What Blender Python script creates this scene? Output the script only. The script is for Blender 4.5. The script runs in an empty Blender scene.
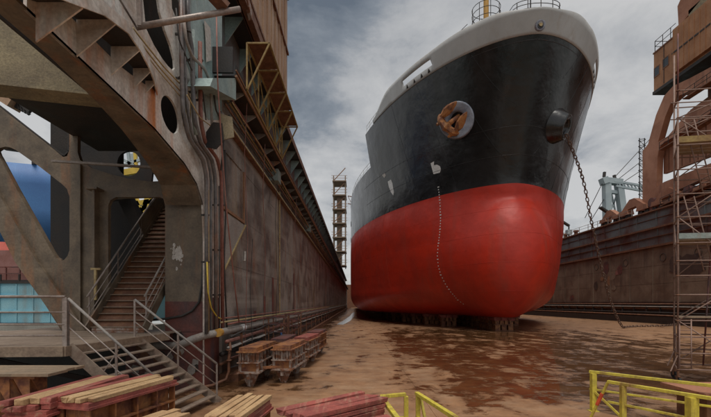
import bpy, bmesh, math, random
from mathutils import Vector, Matrix
from mathutils.geometry import tessellate_polygon
random.seed(7)
R = math.radians
sc = bpy.context.scene
COL = sc.collection
# ------------------------------------------------------------------ camera, light, exposure
F = 400.0; CX = 355.5; HY = 303.0; EYE = 3.0      # lens in photo pixels, vanishing point of the dock, eye height
cam_d = bpy.data.cameras.new("camera"); cam = bpy.data.objects.new("camera", cam_d); COL.objects.link(cam)
cam.location = (0, 0, EYE); cam.rotation_euler = (R(90), 0, 0)
cam_d.sensor_width = 36; cam_d.lens = F/711*36; cam_d.shift_y = (HY-208.5)/711
cam_d.clip_start = 0.05; cam_d.clip_end = 4000
sc.camera = cam
SUN_EL = 72; SUN_AZ = 184      # azimuth clockwise from +Y : behind the camera, to the right
w = bpy.data.worlds.new("World"); sc.world = w; w.use_nodes = True
nt = w.node_tree; N = nt.nodes; L = nt.links; N.clear()
def wn(t, **k):
    n = N.new(t)
    for a, b in k.items(): setattr(n, a, b)
    return n
out = wn('ShaderNodeOutputWorld'); bg = wn('ShaderNodeBackground'); bg.inputs[1].default_value = 0.10
sky = wn('ShaderNodeTexSky', sky_type='NISHITA', sun_disc=False)
sky.sun_elevation = R(SUN_EL); sky.sun_rotation = R(SUN_AZ)
tc = wn('ShaderNodeTexCoord'); sep = wn('ShaderNodeSeparateXYZ'); L.new(tc.outputs['Generated'], sep.inputs[0])
def wmath(op, a, b=None, clamp=False):
    m = wn('ShaderNodeMath', operation=op); m.use_clamp = clamp
    for i, v in enumerate((a, b)):
        if v is None: continue
        if isinstance(v, (int, float)): m.inputs[i].default_value = v
        else: L.new(v, m.inputs[i])
    return m.outputs[0]
zz = wmath('ADD', wmath('MAXIMUM', sep.outputs[2], 0.0), 0.25)
cx_ = wmath('DIVIDE', sep.outputs[0], zz); cy_ = wmath('DIVIDE', sep.outputs[1], zz)
cmb = wn('ShaderNodeCombineXYZ'); L.new(cx_, cmb.inputs[0]); L.new(cy_, cmb.inputs[1])
n1 = wn('ShaderNodeTexNoise'); n1.inputs['Scale'].default_value = 2.6; n1.inputs['Detail'].default_value = 9; n1.inputs['Roughness'].default_value = .6
n1.inputs['Distortion'].default_value = .15
mp = wn('ShaderNodeMapping'); mp.inputs['Location'].default_value = (3.2, 1.15, .4); L.new(cmb.outputs[0], mp.inputs[0]); L.new(mp.outputs[0], n1.inputs['Vector'])
# overcast deck: heavier blue-grey cloud towards the left of the dock, thin pale cloud to the right
dp = wn('ShaderNodeVectorMath', operation='DISTANCE'); L.new(tc.outputs['Generated'], dp.inputs[0]); dp.inputs[1].default_value = (-.20, .80, .55)
dark = wn('ShaderNodeMapRange', interpolation_type='SMOOTHSTEP'); L.new(dp.outputs['Value'], dark.inputs[0])
for i_, v_ in enumerate((.0, .55, -.16, .13)): dark.inputs[i_+1].default_value = v_
side = dark.outputs[0]
lowb = wmath('MULTIPLY', wmath('SUBTRACT', .55, sep.outputs[2]), .16)
nn = wmath('ADD', wmath('MULTIPLY', wmath('SUBTRACT', n1.outputs[0], .5), 1.2), .5)
v = wmath('ADD', wmath('ADD', nn, side), lowb, clamp=True)
cr = wn('ShaderNodeValToRGB'); L.new(v, cr.inputs[0])
e = cr.color_ramp.elements
e[0].position = .24; e[0].color = (.62, .74, .88, 1)
e[1].position = .74; e[1].color = (2.95, 2.92, 2.86, 1)
k = cr.color_ramp.elements.new(.40); k.color = (1.15, 1.27, 1.4, 1)
k = cr.color_ramp.elements.new(.54); k.color = (2.15, 2.18, 2.2, 1)
mx = wn('ShaderNodeMix', data_type='RGBA'); mx.inputs[0].default_value = .93
L.new(sky.outputs[0], mx.inputs[6]); L.new(cr.outputs[0], mx.inputs[7])
L.new(mx.outputs[2], bg.inputs[0]); L.new(bg.outputs[0], out.inputs[0])
sd = bpy.data.lights.new("sun", 'SUN'); sd.energy = 1.4; sd.angle = R(38); sd.color = (1, .95, .88)
sun = bpy.data.objects.new("sun", sd); COL.objects.link(sun)
az = R(SUN_AZ); el = R(SUN_EL)
sun.rotation_euler = Vector((math.sin(az)*math.cos(el), math.cos(az)*math.cos(el), math.sin(el))).to_track_quat('Z', 'Y').to_euler()
sc.view_settings.view_transform = 'Standard'; sc.view_settings.look = 'None'; sc.view_settings.gamma = 1
sc.view_settings.exposure = 0.95
# ------------------------------------------------------------------ helpers
def P(px, py, Y): return Vector(((px-CX)/F*Y, Y, EYE+(HY-py)/F*Y))        # a photo pixel at distance Y
def Q(px, py, X):                                                          # a photo pixel on the plane x = X
    Y = X*F/(px-CX); return Vector((X, Y, EYE+(HY-py)/F*Y))
class MB:
    def __init__(s): s.v = []; s.f = []
    def add(s, vs, fs):
        o = len(s.v); s.v += [tuple(p) for p in vs]; s.f += [tuple(i+o for i in f) for f in fs]; return s
    def box(s, x0, x1, y0, y1, z0, z1):
        return s.add([(x, y, z) for x in (x0, x1) for y in (y0, y1) for z in (z0, z1)],
            [(0,1,3,2),(4,6,7,5),(0,4,5,1),(2,3,7,6),(0,2,6,4),(1,5,7,3)])
    def bar(s, p, q, w, h=None, up=(0,0,1)):
        p = Vector(p); q = Vector(q); h = h or w; d = (q-p).normalized(); up = Vector(up)
        if abs(d.dot(up)) > .97: up = Vector((0,1,0))
        a = d.cross(up).normalized()*(w/2); b = a.cross(d).normalized()*(h/2)
        vs = [c+i*a+j*b for c in (p, q) for i, j in ((-1,-1),(1,-1),(1,1),(-1,1))]
        return s.add(vs, [(0,1,2,3),(7,6,5,4),(0,4,5,1),(1,5,6,2),(2,6,7,3),(3,7,4,0)])
    def tube(s, pts, r, n=8, caps=True):
        pts = [Vector(p) for p in pts]; ref = None; vs = []; fs = []
        for i, p in enumerate(pts):
            d = (pts[min(i+1, len(pts)-1)]-pts[max(i-1, 0)]).normalized()
            if ref is None: ref = Vector((0,0,1)) if abs(d.z) < .9 else Vector((1,0,0))
            a = d.cross(ref).normalized(); b = a.cross(d).normalized(); ref = b
            rr = r[i] if isinstance(r, (list, tuple)) else r
            vs += [p+rr*(math.cos(t)*a+math.sin(t)*b) for t in [2*math.pi*k/n for k in range(n)]]
            if i: fs += [((i-1)*n+k, (i-1)*n+(k+1)%n, i*n+(k+1)%n, i*n+k) for k in range(n)]
        if caps: fs += [tuple(range(n)), tuple(range((len(pts)-1)*n, len(pts)*n))]
        return s.add(vs, fs)
    def slab(s, pts, t, holes=()):
        pts = [Vector(p) for p in pts]; t = Vector(t); loops = [pts]+[[Vector(p) for p in h] for h in holes]
        flat = [p for l in loops for p in l]; n = len(flat)
        tris = tessellate_polygon(loops); fs = []
        for tr in tris: fs += [tuple(tr), tuple(i+n for i in reversed(tr))]
        o = 0
        for l in loops:
            m = len(l); fs += [(o+i, o+(i+1)%m, n+o+(i+1)%m, n+o+i) for i in range(m)]; o += m
        return s.add(flat+[p+t for p in flat], fs)
    def ring(s, c, axis, R_, r, n=20, m=8):
        c = Vector(c); axis = Vector(axis).normalized(); a = axis.orthogonal().normalized(); b = axis.cross(a)
        vs = []; fs = []
        for i in range(n):
            t = 2*math.pi*i/n; d = math.cos(t)*a+math.sin(t)*b
            for j in range(m):
                u = 2*math.pi*j/m; vs.append(c+d*(R_+r*math.cos(u))+axis*(r*math.sin(u)))
                fs.append((i*m+j, i*m+(j+1)%m, ((i+1)%n)*m+(j+1)%m, ((i+1)%n)*m+j))
        return s.add(vs, fs)
    def build(s, name, mat, parent=None, smooth=False, label=None, kind=None, bevel=0, mats=None, fm=None):
        me = bpy.data.meshes.new(name); me.from_pydata(s.v, [], s.f); me.validate()
        bm = bmesh.new(); bm.from_mesh(me); bmesh.ops.recalc_face_normals(bm, faces=bm.faces)
        for f in bm.faces: f.smooth = smooth
        bm.to_mesh(me); bm.free()
        me.materials.append(mat)
        o = bpy.data.objects.new(name, me); COL.objects.link(o)
        if bevel:
            b = o.modifiers.new('bevel', 'BEVEL'); b.width = bevel; b.segments = 2; b.limit_method = 'ANGLE'
        if parent: put(o, parent)
        if label: o['label'] = label
        if kind: o['kind'] = kind
        return o
def put(o, parent):
    o.parent = parent
    if parent.type == 'EMPTY' or True:
        m = Matrix.Identity(4); p = parent
        chain = []
        while p: chain.append(p); p = p.parent
        for q in reversed(chain): m = m @ Matrix.LocRotScale(q.location, q.rotation_euler, q.scale)
        if not o.get('_local'): 
            mi = m.inverted(); b = mi @ Matrix.LocRotScale(o.location, o.rotation_euler, o.scale)
            o.matrix_basis = b
def lput(o, parent): o.parent = parent; return o            # geometry already in the parent's own axes
def thing(name, label, cat, loc=(0,0,0), rz=0, group=None, kind=None):
    o = bpy.data.objects.new(name, None); COL.objects.link(o); o.location = loc; o.rotation_euler = (0,0,rz)
    o.empty_display_size = .3
    return tag(o, label, cat, group, kind)
def tag(o, label, cat, group=None, kind=None):
    if label: o['label'] = label
    if cat: o['category'] = cat
    if group: o['group'] = group
    if kind: o['kind'] = kind
    return o
def children(o): return [c for c in COL.objects if c.parent == o]
def copy_thing(root, loc, rz=0, label=None):
    r = root.copy(); COL.objects.link(r); r.location = loc; r.rotation_euler = (0,0,rz)
    if label: r['label'] = label
    for ch in KIDS.get(root.name) or KIDS.setdefault(root.name, [(c, [g for g in children(c)]) for c in children(root)]):
        c = ch[0].copy(); COL.objects.link(c); c.parent = r
        for g in ch[1]:
            d = g.copy(); COL.objects.link(d); d.parent = c
    return r
KIDS = {}
def inst(src, name, parent, loc, rot=(0,0,0), scale=(1,1,1)):
    o = bpy.data.objects.new(name, src); COL.objects.link(o); o.parent = parent
    o.location = loc; o.rotation_euler = rot; o.scale = scale; return o
def mesh_of(mb, name, mat, smooth=False):
    o = mb.build(name, mat, None, smooth); me = o.data; bpy.data.objects.remove(o); return me
# ------------------------------------------------------------------ materials
M = {}
def mat(name, a, b, c=None, scale=1.0, thr=.5, wid=.12, streak=0.0, sscale=1.2, cthr=.58, rough=(.55,.8), metal=0.0, bump=.25, fine=14, grain=.25, axis='z', spec=.5, scuff=0):
    m = bpy.data.materials.new(name); m.use_nodes = True; nt = m.node_tree; n = nt.nodes; l = nt.links
    bs = n['Principled BSDF']
    def nd(t, **k):
        q = n.new(t)
        for x, y in k.items(): setattr(q, x, y)
        return q
    geo = nd('ShaderNodeNewGeometry')
    def noise(sc_, det=6, mapsc=None, ro=.6, dist=0):
        q = nd('ShaderNodeTexNoise'); q.inputs['Scale'].default_value = sc_; q.inputs['Detail'].default_value = det
        q.inputs['Roughness'].default_value = ro; q.inputs['Distortion'].default_value = dist
        if mapsc:
            mm = nd('ShaderNodeMapping'); mm.inputs['Scale'].default_value = mapsc; l.new(geo.outputs['Position'], mm.inputs[0]); l.new(mm.outputs[0], q.inputs['Vector'])
        else: l.new(geo.outputs['Position'], q.inputs['Vector'])
        return q.outputs[0]
    def rng(s, lo, hi, a0=0, a1=1):
        q = nd('ShaderNodeMapRange'); l.new(s, q.inputs[0]); q.inputs[1].default_value = lo; q.inputs[2].default_value = hi
        q.inputs[3].default_value = a0; q.inputs[4].default_value = a1; return q.outputs[0]
    def mix(f, x, y, mode='MIX'):
        q = nd('ShaderNodeMix', data_type='RGBA', blend_type=mode)
        for i, vv in ((0, f), (6, x), (7, y)):
            if isinstance(vv, (int, float)): q.inputs[i].default_value = vv
            elif isinstance(vv, tuple): q.inputs[i].default_value = (*vv[:3], 1)
            else: l.new(vv, q.inputs[i])
        return q.outputs[2]
    n_big = noise(scale, 8, dist=.4)
    col = mix(rng(n_big, thr-wid, thr+wid), a, b)
    st = None
    if c is not None:
        ms = {'z': (1,1,.07), 'x': (.07,1,1), 'y': (1,.07,1)}[axis]
        st = noise(sscale, 7, ms, .62)
        patch = noise(scale*.45, 4)
        f1 = rng(st, cthr-.07, cthr+.12)
        f2 = rng(patch, .38, .6)
        mm = nd('ShaderNodeMath', operation='MULTIPLY'); l.new(f1, mm.inputs[0]); l.new(f2, mm.inputs[1])
        m2 = nd('ShaderNodeMath', operation='MULTIPLY'); l.new(mm.outputs[0], m2.inputs[0]); m2.inputs[1].default_value = streak or 1
        col = mix(m2.outputs[0], col, c)
    if scuff:
        sc1 = noise(1.1, 5, (1,.05,1.6), .55); sc2 = noise(.22, 3, (1,.3,1.5))
        mm = nd('ShaderNodeMath', operation='MULTIPLY'); l.new(rng(sc1, .5, .68, 0, .8), mm.inputs[0]); l.new(rng(sc2, .42, .6), mm.inputs[1])
        col = mix(mm.outputs[0], col, (.34,.30,.255))
        tint = noise(.55, 4, (1,1,.25), .5)
        mm = nd('ShaderNodeMath', operation='MULTIPLY'); l.new(rng(tint, .56, .68, 0, .7), mm.inputs[0]); mm.inputs[1].default_value = .6
        col = mix(mm.outputs[0], col, (.25,.17,.07))
    n_f = noise(fine, 5)
    g = rng(n_f, .25, .75, 1-grain, 1+grain)
    cg = nd('ShaderNodeCombineColor'); 
    for i in range(3): l.new(g, cg.inputs[i])
    col = mix(1.0, col, cg.outputs[0], 'MULTIPLY')
    l.new(col, bs.inputs['Base Color'])
    l.new(rng(n_big, .3, .7, rough[0], rough[1]), bs.inputs['Roughness'])
    bs.inputs['Metallic'].default_value = metal
    bs.inputs['Specular IOR Level'].default_value = spec
    if bump:
        bp = nd('ShaderNodeBump'); bp.inputs['Strength'].default_value = bump; bp.inputs['Distance'].default_value = .03
        ad = nd('ShaderNodeMath', operation='ADD'); l.new(n_f, ad.inputs[0]); l.new(n_big, ad.inputs[1]); l.new(ad.outputs[0], bp.inputs['Height'])
        l.new(bp.outputs[0], bs.inputs['Normal'])
    M[name] = m; return m
RUST = (.20,.075,.03); DRUST = (.07,.032,.02)
mat('wall_steel', (.11,.094,.082), (.28,.25,.22), (.26,.105,.045), scale=.5, wid=.09, scuff=1, streak=.9, sscale=1.6, rough=(.5,.75))
mat('wall_steel_right', (.13,.085,.06), (.22,.16,.115), (.05,.03,.025), scale=.35, streak=.9, sscale=1.0, rough=(.55,.8))
mat('wall_stain', (.045,.03,.026), (.09,.055,.042), scale=.9, wid=.15)
mat('pipe_dark', (.085,.08,.08), (.16,.15,.145), (.2,.09,.05), scale=3, streak=.8, sscale=3, rough=(.35,.55))
mat('band_paint', (.15,.17,.175), (.11,.045,.035), (.24,.065,.045), scale=.28, thr=.52, streak=.7, sscale=.9, rough=(.5,.75))
mat('end_plate', (.085,.062,.042), (.185,.14,.095), (.26,.10,.035), scale=1.5, wid=.17, streak=1.0, sscale=2.2, rough=(.45,.7))
mat('beige_plate', (.17,.13,.075), (.29,.235,.14), (.13,.085,.05), scale=1.2, streak=.6, sscale=3, fine=22, grain=.35)
mat('grey_plate', (.70,.68,.63), (.40,.34,.285), (.50,.18,.055), scale=.8, wid=.09, streak=1, sscale=1.8, cthr=.55, rough=(.45,.65))
mat('teal_paint', (.30,.39,.37), (.2,.27,.27), (.22,.12,.06), scale=.8, streak=.8, sscale=2, rough=(.4,.65))
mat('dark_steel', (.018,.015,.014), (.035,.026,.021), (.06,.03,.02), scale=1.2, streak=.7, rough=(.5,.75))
mat('rust', (.20,.085,.04), (.12,.05,.028), (.26,.13,.06), scale=2.2, streak=.8, sscale=4)
mat('rust_light', (.30,.16,.085), (.22,.11,.06), (.13,.06,.035), scale=1.6, streak=.8, sscale=3)
mat('crane_rust', (.38,.17,.095), (.27,.112,.062), (.15,.065,.04), scale=.35, streak=.9, sscale=.9)
mat('crane_orange', (.37,.175,.078), (.28,.125,.055), (.2,.08,.04), scale=.5, streak=.7, sscale=1)
mat('hoarding', (.42,.27,.17), (.34,.2,.12), (.17,.075,.045), scale=.5, streak=.9, sscale=1.2)
mat('pipe_grey', (.24,.22,.2), (.3,.27,.24), (.2,.1,.06), scale=3, streak=.8, sscale=3)
mat('pipe_red', (.26,.10,.075), (.19,.07,.05), (.22,.17,.14), scale=3, streak=.6, sscale=3)
mat('pipe_green', (.25,.30,.28), (.2,.24,.22), (.2,.1,.06), scale=3, streak=.8, sscale=3)
mat('conduit', (.42,.32,.15), (.33,.23,.11), (.2,.09,.05), scale=6)
mat('hose', (.03,.028,.026), (.05,.045,.04), scale=5)
mat('yellow_hose', (.6,.42,.05), (.5,.35,.05), scale=5)
mat('red_primer', (.17,.048,.034), (.085,.045,.042), (.05,.055,.065), scale=.9, streak=.9, sscale=2)
mat('yellow_paint', (.62,.52,.06), (.46,.38,.06), (.22,.11,.045), scale=3.5, thr=.5, streak=.9, sscale=5, cthr=.55, rough=(.35,.6), bump=.12)
mat('yellow_old', (.32,.22,.07), (.23,.14,.05), (.2,.1,.04), scale=3, streak=.8)
mat('rail_steel', (.26,.21,.18), (.33,.28,.25), (.2,.1,.06), scale=5, streak=.6, rough=(.35,.6), metal=.3)
mat('deck_mud', (.24,.18,.13), (.17,.12,.085), scale=1.6, rough=(.6,.85))
mat('tread', (.26,.2,.15), (.19,.13,.095), scale=4, rough=(.55,.8))
mat('dark_tread', (.19,.13,.09), (.27,.195,.135), scale=4, rough=(.55,.8))
mat('timber', (.52,.35,.18), (.30,.17,.08), (.17,.09,.05), scale=1.6, wid=.2, streak=.8, sscale=9, axis='y', fine=30, rough=(.6,.85))
mat('timber_red', (.33,.08,.06), (.19,.05,.04), (.42,.26,.17), scale=2.0, streak=.7, sscale=9, axis='y', fine=30, rough=(.6,.85))
mat('crib_rust', (.32,.13,.045), (.14,.05,.03), (.42,.23,.09), scale=3, wid=.07, streak=.7, sscale=5)
mat('crib_grey', (.34,.28,.24), (.19,.08,.04), (.3,.12,.05), scale=4.5, wid=.05, streak=.8, sscale=5)
mat('bulwark_grey', (.47,.47,.46), (.41,.41,.40), (.33,.26,.2), scale=.4, streak=.55, sscale=1.5, rough=(.4,.55), bump=.05, grain=.05)
mat('anchor_rust', (.46,.19,.06), (.18,.07,.035), (.45,.28,.13), scale=1.5, wid=.08, sscale=3)
mat('white_paint', (.72,.72,.7), (.62,.62,.6), scale=3, bump=.05)
mat('pocket_paint', (.34,.37,.44), (.2,.22,.27), (.2,.1,.06), scale=1.2, streak=.6, rough=(.3,.5), bump=.1)
mat('chain_rust', (.15,.085,.055), (.09,.055,.04), scale=3)
mat('ochre', (.5,.27,.05), (.38,.2,.04), scale=2)
mat('blue_hull', (.055,.15,.36), (.07,.19,.42), (.1,.22,.45), scale=.12, streak=.8, sscale=.4, rough=(.5,.7), bump=.05)
mat('red_hull_far', (.42,.06,.035), (.35,.05,.03), scale=.2)
mat('pale_blue', (.15,.36,.45), (.24,.44,.5), (.20,.15,.1), scale=.5, streak=.8, sscale=.9)
mat('concrete', (.24,.22,.19), (.3,.28,.24), (.14,.11,.09), scale=.8, streak=.7)
mat('pink_rust', (.28,.13,.11), (.22,.09,.07), (.14,.07,.05), scale=.8, streak=.7)
mat('crane_grey', (.28,.33,.35), (.35,.4,.41), (.2,.2,.19), scale=.2, streak=.6, sscale=.5)
mat('crane_yellow', (.6,.42,.06), (.5,.34,.05), scale=.5)
mat('scaffold', (.2,.12,.09), (.26,.17,.135), (.18,.09,.06), scale=4, streak=.6)
mat('board', (.27,.19,.12), (.2,.15,.10), scale=2)
mat('glass_dark', (.02,.025,.03), (.03,.035,.04), scale=2, rough=(.08,.15), bump=0)
mat('orange_mark', (.65,.09,.03), (.5,.07,.03), scale=5)
mat('peel', (.5,.47,.43), (.4,.36,.32), scale=8)
mat('rubber', (.02,.02,.02), (.03,.03,.03), scale=5)
mat('foam', (.62,.64,.66), (.4,.42,.44), scale=2.5, thr=.5, wid=.05, rough=(.1,.3))
def hull_mat(name, a, b, c, rough, coat, scale=.35, seam=0):
    m = mat(name, a, b, c, scale=scale, streak=.6, sscale=.55, rough=rough, bump=0, grain=.05, fine=3)
    nt = m.node_tree; n = nt.nodes; l = nt.links; bs = n['Principled BSDF']
    geo = n.new('ShaderNodeNewGeometry')
    q = n.new('ShaderNodeTexNoise'); q.inputs['Scale'].default_value = .55; q.inputs['Detail'].default_value = 3; l.new(geo.outputs['Position'], q.inputs['Vector'])
    q2 = n.new('ShaderNodeTexNoise'); q2.inputs['Scale'].default_value = 5; q2.inputs['Detail'].default_value = 4; l.new(geo.outputs['Position'], q2.inputs['Vector'])
    bp = n.new('ShaderNodeBump'); bp.inputs['Strength'].default_value = .35; bp.inputs['Distance'].default_value = .22; l.new(q.outputs[0], bp.inputs['Height'])
    b2 = n.new('ShaderNodeBump'); b2.inputs['Strength'].default_value = .12; b2.inputs['Distance'].default_value = .02; l.new(q2.outputs[0], b2.inputs['Height']); l.new(bp.outputs[0], b2.inputs['Normal'])
    l.new(b2.outputs[0], bs.inputs['Normal'])
    bs.inputs['Coat Weight'].default_value = coat; bs.inputs['Coat Roughness'].default_value = .18 if 'black' in name else .36
    l.new(b2.outputs[0], bs.inputs['Coat Normal'])
    return m
hull_mat('hull_black', (.005,.0048,.005), (.010,.0095,.0095), (.055,.054,.058), (.22,.40), .3)
hull_mat('hull_red', (.52,.026,.007), (.40,.020,.006), (.30,.05,.03), (.40,.58), .0)
# floor: trodden rusty mud with standing water
def floor_mat():
    m = bpy.data.materials.new('dock_mud'); m.use_nodes = True; nt = m.node_tree; n = nt.nodes; l = nt.links; bs = n['Principled BSDF']
    geo = n.new('ShaderNodeNewGeometry'); sp = n.new('ShaderNodeSeparateXYZ'); l.new(geo.outputs['Position'], sp.inputs[0])
    def noise(s, ms, det=6, ro=.6, dist=0):
        q = n.new('ShaderNodeTexNoise'); q.inputs['Scale'].default_value = s; q.inputs['Detail'].default_value = det; q.inputs['Roughness'].default_value = ro; q.inputs['Distortion'].default_value = dist
        mm = n.new('ShaderNodeMapping'); mm.inputs['Scale'].default_value = ms; l.new(geo.outputs['Position'], mm.inputs[0]); l.new(mm.outputs[0], q.inputs['Vector']); return q.outputs[0]
    def rng(s, lo, hi, a0=0, a1=1, sm=False):
        q = n.new('ShaderNodeMapRange'); l.new(s, q.inputs[0])
        if sm: q.interpolation_type = 'SMOOTHSTEP'
        for i, vv in enumerate((lo, hi, a0, a1)): q.inputs[i+1].default_value = vv
        return q.outputs[0]
    def mt(op, a, b, clamp=False):
        q = n.new('ShaderNodeMath'); q.operation = op; q.use_clamp = clamp
        for i, vv in enumerate((a, b)):
            if isinstance(vv, (int, float)): q.inputs[i].default_value = vv
            else: l.new(vv, q.inputs[i])
        return q.outputs[0]
    def mix(f, x, y):
        q = n.new('ShaderNodeMix'); q.data_type = 'RGBA'
        for i, vv in ((0, f), (6, x), (7, y)):
            if isinstance(vv, tuple): q.inputs[i].default_value = (*vv, 1)
            else: l.new(vv, q.inputs[i])
        return q.outputs[2]
    X, Y = sp.outputs[0], sp.outputs[1]
    # wet ground: a broad run-off between the walls and the ship, broken into dashes along the plating
    reg = mt('MULTIPLY', rng(X, .5, 4.0, 0, 1, True), rng(X, 15, 34, 1, 0, True))
    reg = mt('MULTIPLY', reg, mt('MULTIPLY', rng(Y, 8, 15, .0, 1, True), rng(Y, 40, 52, 1, .3, True)))
    gut = mt('MULTIPLY', rng(X, -4.2, -1.6, 1.15, 0.15, True), rng(Y, 10, 16, .2, 1, True)); gut = mt('MULTIPLY', gut, rng(X, 1.0, 2.5, 1, 0, True))
    far = mt('MULTIPLY', rng(Y, 60, 90, 0, 1), 0.5)
    n_str = noise(1.0, (.5, .36, 1), 8, .64, .8)
    n_blob = noise(.8, (1, .28, 1), 7, .6, .5)
    n_dash = noise(1.0, (1.1, 1.9, 1), 6, .62, .4)
    wet = mt('ADD', mt('MULTIPLY', n_str, .38), mt('MULTIPLY', n_blob, .27)); wet = mt('ADD', wet, mt('MULTIPLY', n_dash, .35))
    bias = mt('ADD', mt('MULTIPLY', mt('MAXIMUM', reg, gut), .115), mt('MULTIPLY', far, .05))
    wet = rng(mt('ADD', wet, bias), .552, .618, 0, 1, True)
    n1 = noise(.9, (1,1,1), 8, .65); n2 = noise(9, (1,1,1), 5); n3 = noise(1, (.8, 1.1, 1), 6)
    dry = mix(rng(n1, .35, .65), (.35,.185,.09), (.185,.09,.04))
    dry = mix(rng(n3, .45, .7, 0, .55), dry, (.40,.26,.155))
    dry = mix(rng(n2, .4, .8, 0, .35), dry, (.12,.07,.045))
    halo = rng(mt('ADD', mt('ADD', mt('MULTIPLY', n_str, .35), mt('MULTIPLY', n_blob, .2)), bias), .28, .42, 0, .75, True)
    dry = mix(halo, dry, (.115,.055,.028))
    wc = mix(rng(n1, .35, .65), (.05,.024,.011), (.12,.055,.022))
    l.new(mix(wet, dry, wc), bs.inputs['Base Color'])
    r0 = mt('SUBTRACT', rng(n1, .3, .7, .42, .75), mt('MULTIPLY', halo, .36))
    q = n.new('ShaderNodeMix'); q.data_type = 'FLOAT'; l.new(wet, q.inputs[0]); l.new(r0, q.inputs[2]); q.inputs[3].default_value = .07; l.new(q.outputs[0], bs.inputs['Roughness'])
    h = mt('MULTIPLY', mt('ADD', mt('MULTIPLY', n2, .4), n1), mt('SUBTRACT', 1.0, wet))
    bp = n.new('ShaderNodeBump'); bp.inputs['Strength'].default_value = .5; bp.inputs['Distance'].default_value = .04; l.new(h, bp.inputs['Height']); l.new(bp.outputs[0], bs.inputs['Normal'])
    M['floor'] = m
floor_mat()
mw = bpy.data.materials.new('harbour_water'); mw.use_nodes = True; b_ = mw.node_tree.nodes['Principled BSDF']
b_.inputs['Base Color'].default_value = (.05,.075,.06,1); b_.inputs['Roughness'].default_value = .12
q_ = mw.node_tree.nodes.new('ShaderNodeTexNoise'); q_.inputs['Scale'].default_value = 9; bp_ = mw.node_tree.nodes.new('ShaderNodeBump'); bp_.inputs['Strength'].default_value = .3
mw.node_tree.links.new(q_.outputs[0], bp_.inputs['Height']); mw.node_tree.links.new(bp_.outputs[0], b_.inputs['Normal']); M['water'] = mw
# ================================================================== SETTING
fl = MB().box(-10, 44.6, -9, 52, -.35, -.012).box(-10, 44.6, 52, 260, -.35, 0).build('dock_floor', M['floor'], kind='structure', label='muddy rust brown steel floor of the dry dock')
pm = None
px_, py_ = 6.0, 2.44
cols_, rows_ = 9, 25
tile = mesh_of(MB().box(0, 6.045, 0, 2.415, -.03, 0), 'floor_plate', M['floor'])
for i in range(cols_):
    for j in range(rows_):
        inst(tile, 'floor_plate', fl, (-10+i*6.0667, -9+j*py_, random.uniform(-.003, .003)))
MB().box(-900, 1200, -60, 1500, -2.2, -2.0).build('water', M['water'], kind='structure')

# ------------------------------------------------------------------ LEFT DOCK WALL
WX = -5.2
lw = thing('dock_wall', 'long rusty brown steel dock wall with pipes on the left of the ship', 'dock wall', (WX, 14, 0))
MB().box(-6.6, WX-.05, 14.2, 30, 0, 11.3).box(-11, WX-.05, 30, 250, 0, 11.3).build('core', M['wall_steel'], lw)
# plating: panels with recessed joints
pan = mesh_of(MB().box(-.05, 0, 0, 2.97, 0, 2.23), 'panel', M['wall_steel'])
for j in range(20):
    for k in range(5):
        if j == 0 and k == 3: continue
        y0 = 15.3+j*3.0
        inst(pan, 'panel', lw, (random.uniform(-.004, .006)-.004, y0-14, .08+k*2.245))
for j in range(38):                                                   # faint vertical stiffener lines further on
    pass
st_ = MB()
for j in range(60): st_.box(WX-.05, WX+.02, 75.3+j*2.9, 75.36+j*2.9, .1, 11.2)
st_.build('stiffener', M['wall_steel'], lw, kind='stuff')
MB().box(WX-.05, WX-.004, 75.3, 250, 0, 11.25).build('far_plating', M['wall_steel'], lw)
# recessed doorway high on the wall with its gusset
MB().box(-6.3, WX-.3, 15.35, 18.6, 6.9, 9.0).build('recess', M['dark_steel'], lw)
fr = MB().box(WX-.05, WX+.06, 18.45, 18.6, 6.8, 9.05).box(WX-.05, WX+.06, 15.35, 18.6, 6.68, 6.8)
fr.build('recess_frame', M['rust_light'], lw)
gr = MB()
for k in range(12): gr.box(WX-.28, WX-.22, 15.4, 18.4, 7.0+k*.17, 7.05+k*.17)
gr.build('grille', M['rust'], lw)
MB().slab([(WX+.03, 15.35, 6.6), (WX+.03, 18.6, 6.6), (WX+.03, 15.35, 4.1)], (.03,0,0)).build('gusset', M['pipe_grey'], lw)
MB().bar((WX+.08, 18.62, 6.62), (WX+.08, 15.35, 4.08), .07, .05).build('gusset_edge', M['conduit'], lw)
# ledge at 11.3 m, upper wall and top walkway
MB().box(WX-.02, -4.4, 14.7, 250, 11.31, 11.36).box(-4.43, -4.38, 14.72, 250, 11.362, 11.75).build('ledge', M['dark_steel'], lw)
MB().box(-11, -6.2, 30, 250, 11.302, 16.6).box(-8.2, -6.2, 14.9, 30, 11.302, 16.6).build('upper_wall', M['band_paint'], lw)
MB().box(-11, -5.3, 16, 250, 16.602, 16.8).build('top_deck', M['dark_steel'], lw)
MB().box(-5.3, -5.26, 16, 250, 16.45, 16.95).build('deck_edge', M['rust'], lw)
MB().tube([(-4.36, 14.6, 11.29), (-4.36, 230, 11.29)], .05).tube([(-4.36, 14.6, 11.5), (-4.36, 230, 11.5)], .03).build('ledge_pipe', M['rust_light'], lw)
kb = mesh_of(MB().slab([(0,0,0), (.9,0,0), (0,0,-1.3)], (0,.05,0)), 'knee_brace', M['teal_paint'])
for j in range(44): inst(kb, 'knee_brace', lw, (-1.0, 5+j*2.4, 16.6))
br = mesh_of(MB().slab([(0,0,0), (.78,0,0), (.78,0,-.08), (0,0,-.55)], (0,.04,0)), 'bracket', M['wall_steel'])
for j in range(40): inst(br, 'bracket', lw, (0.002, 1.8+j*1.9, 11.305))
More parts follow.
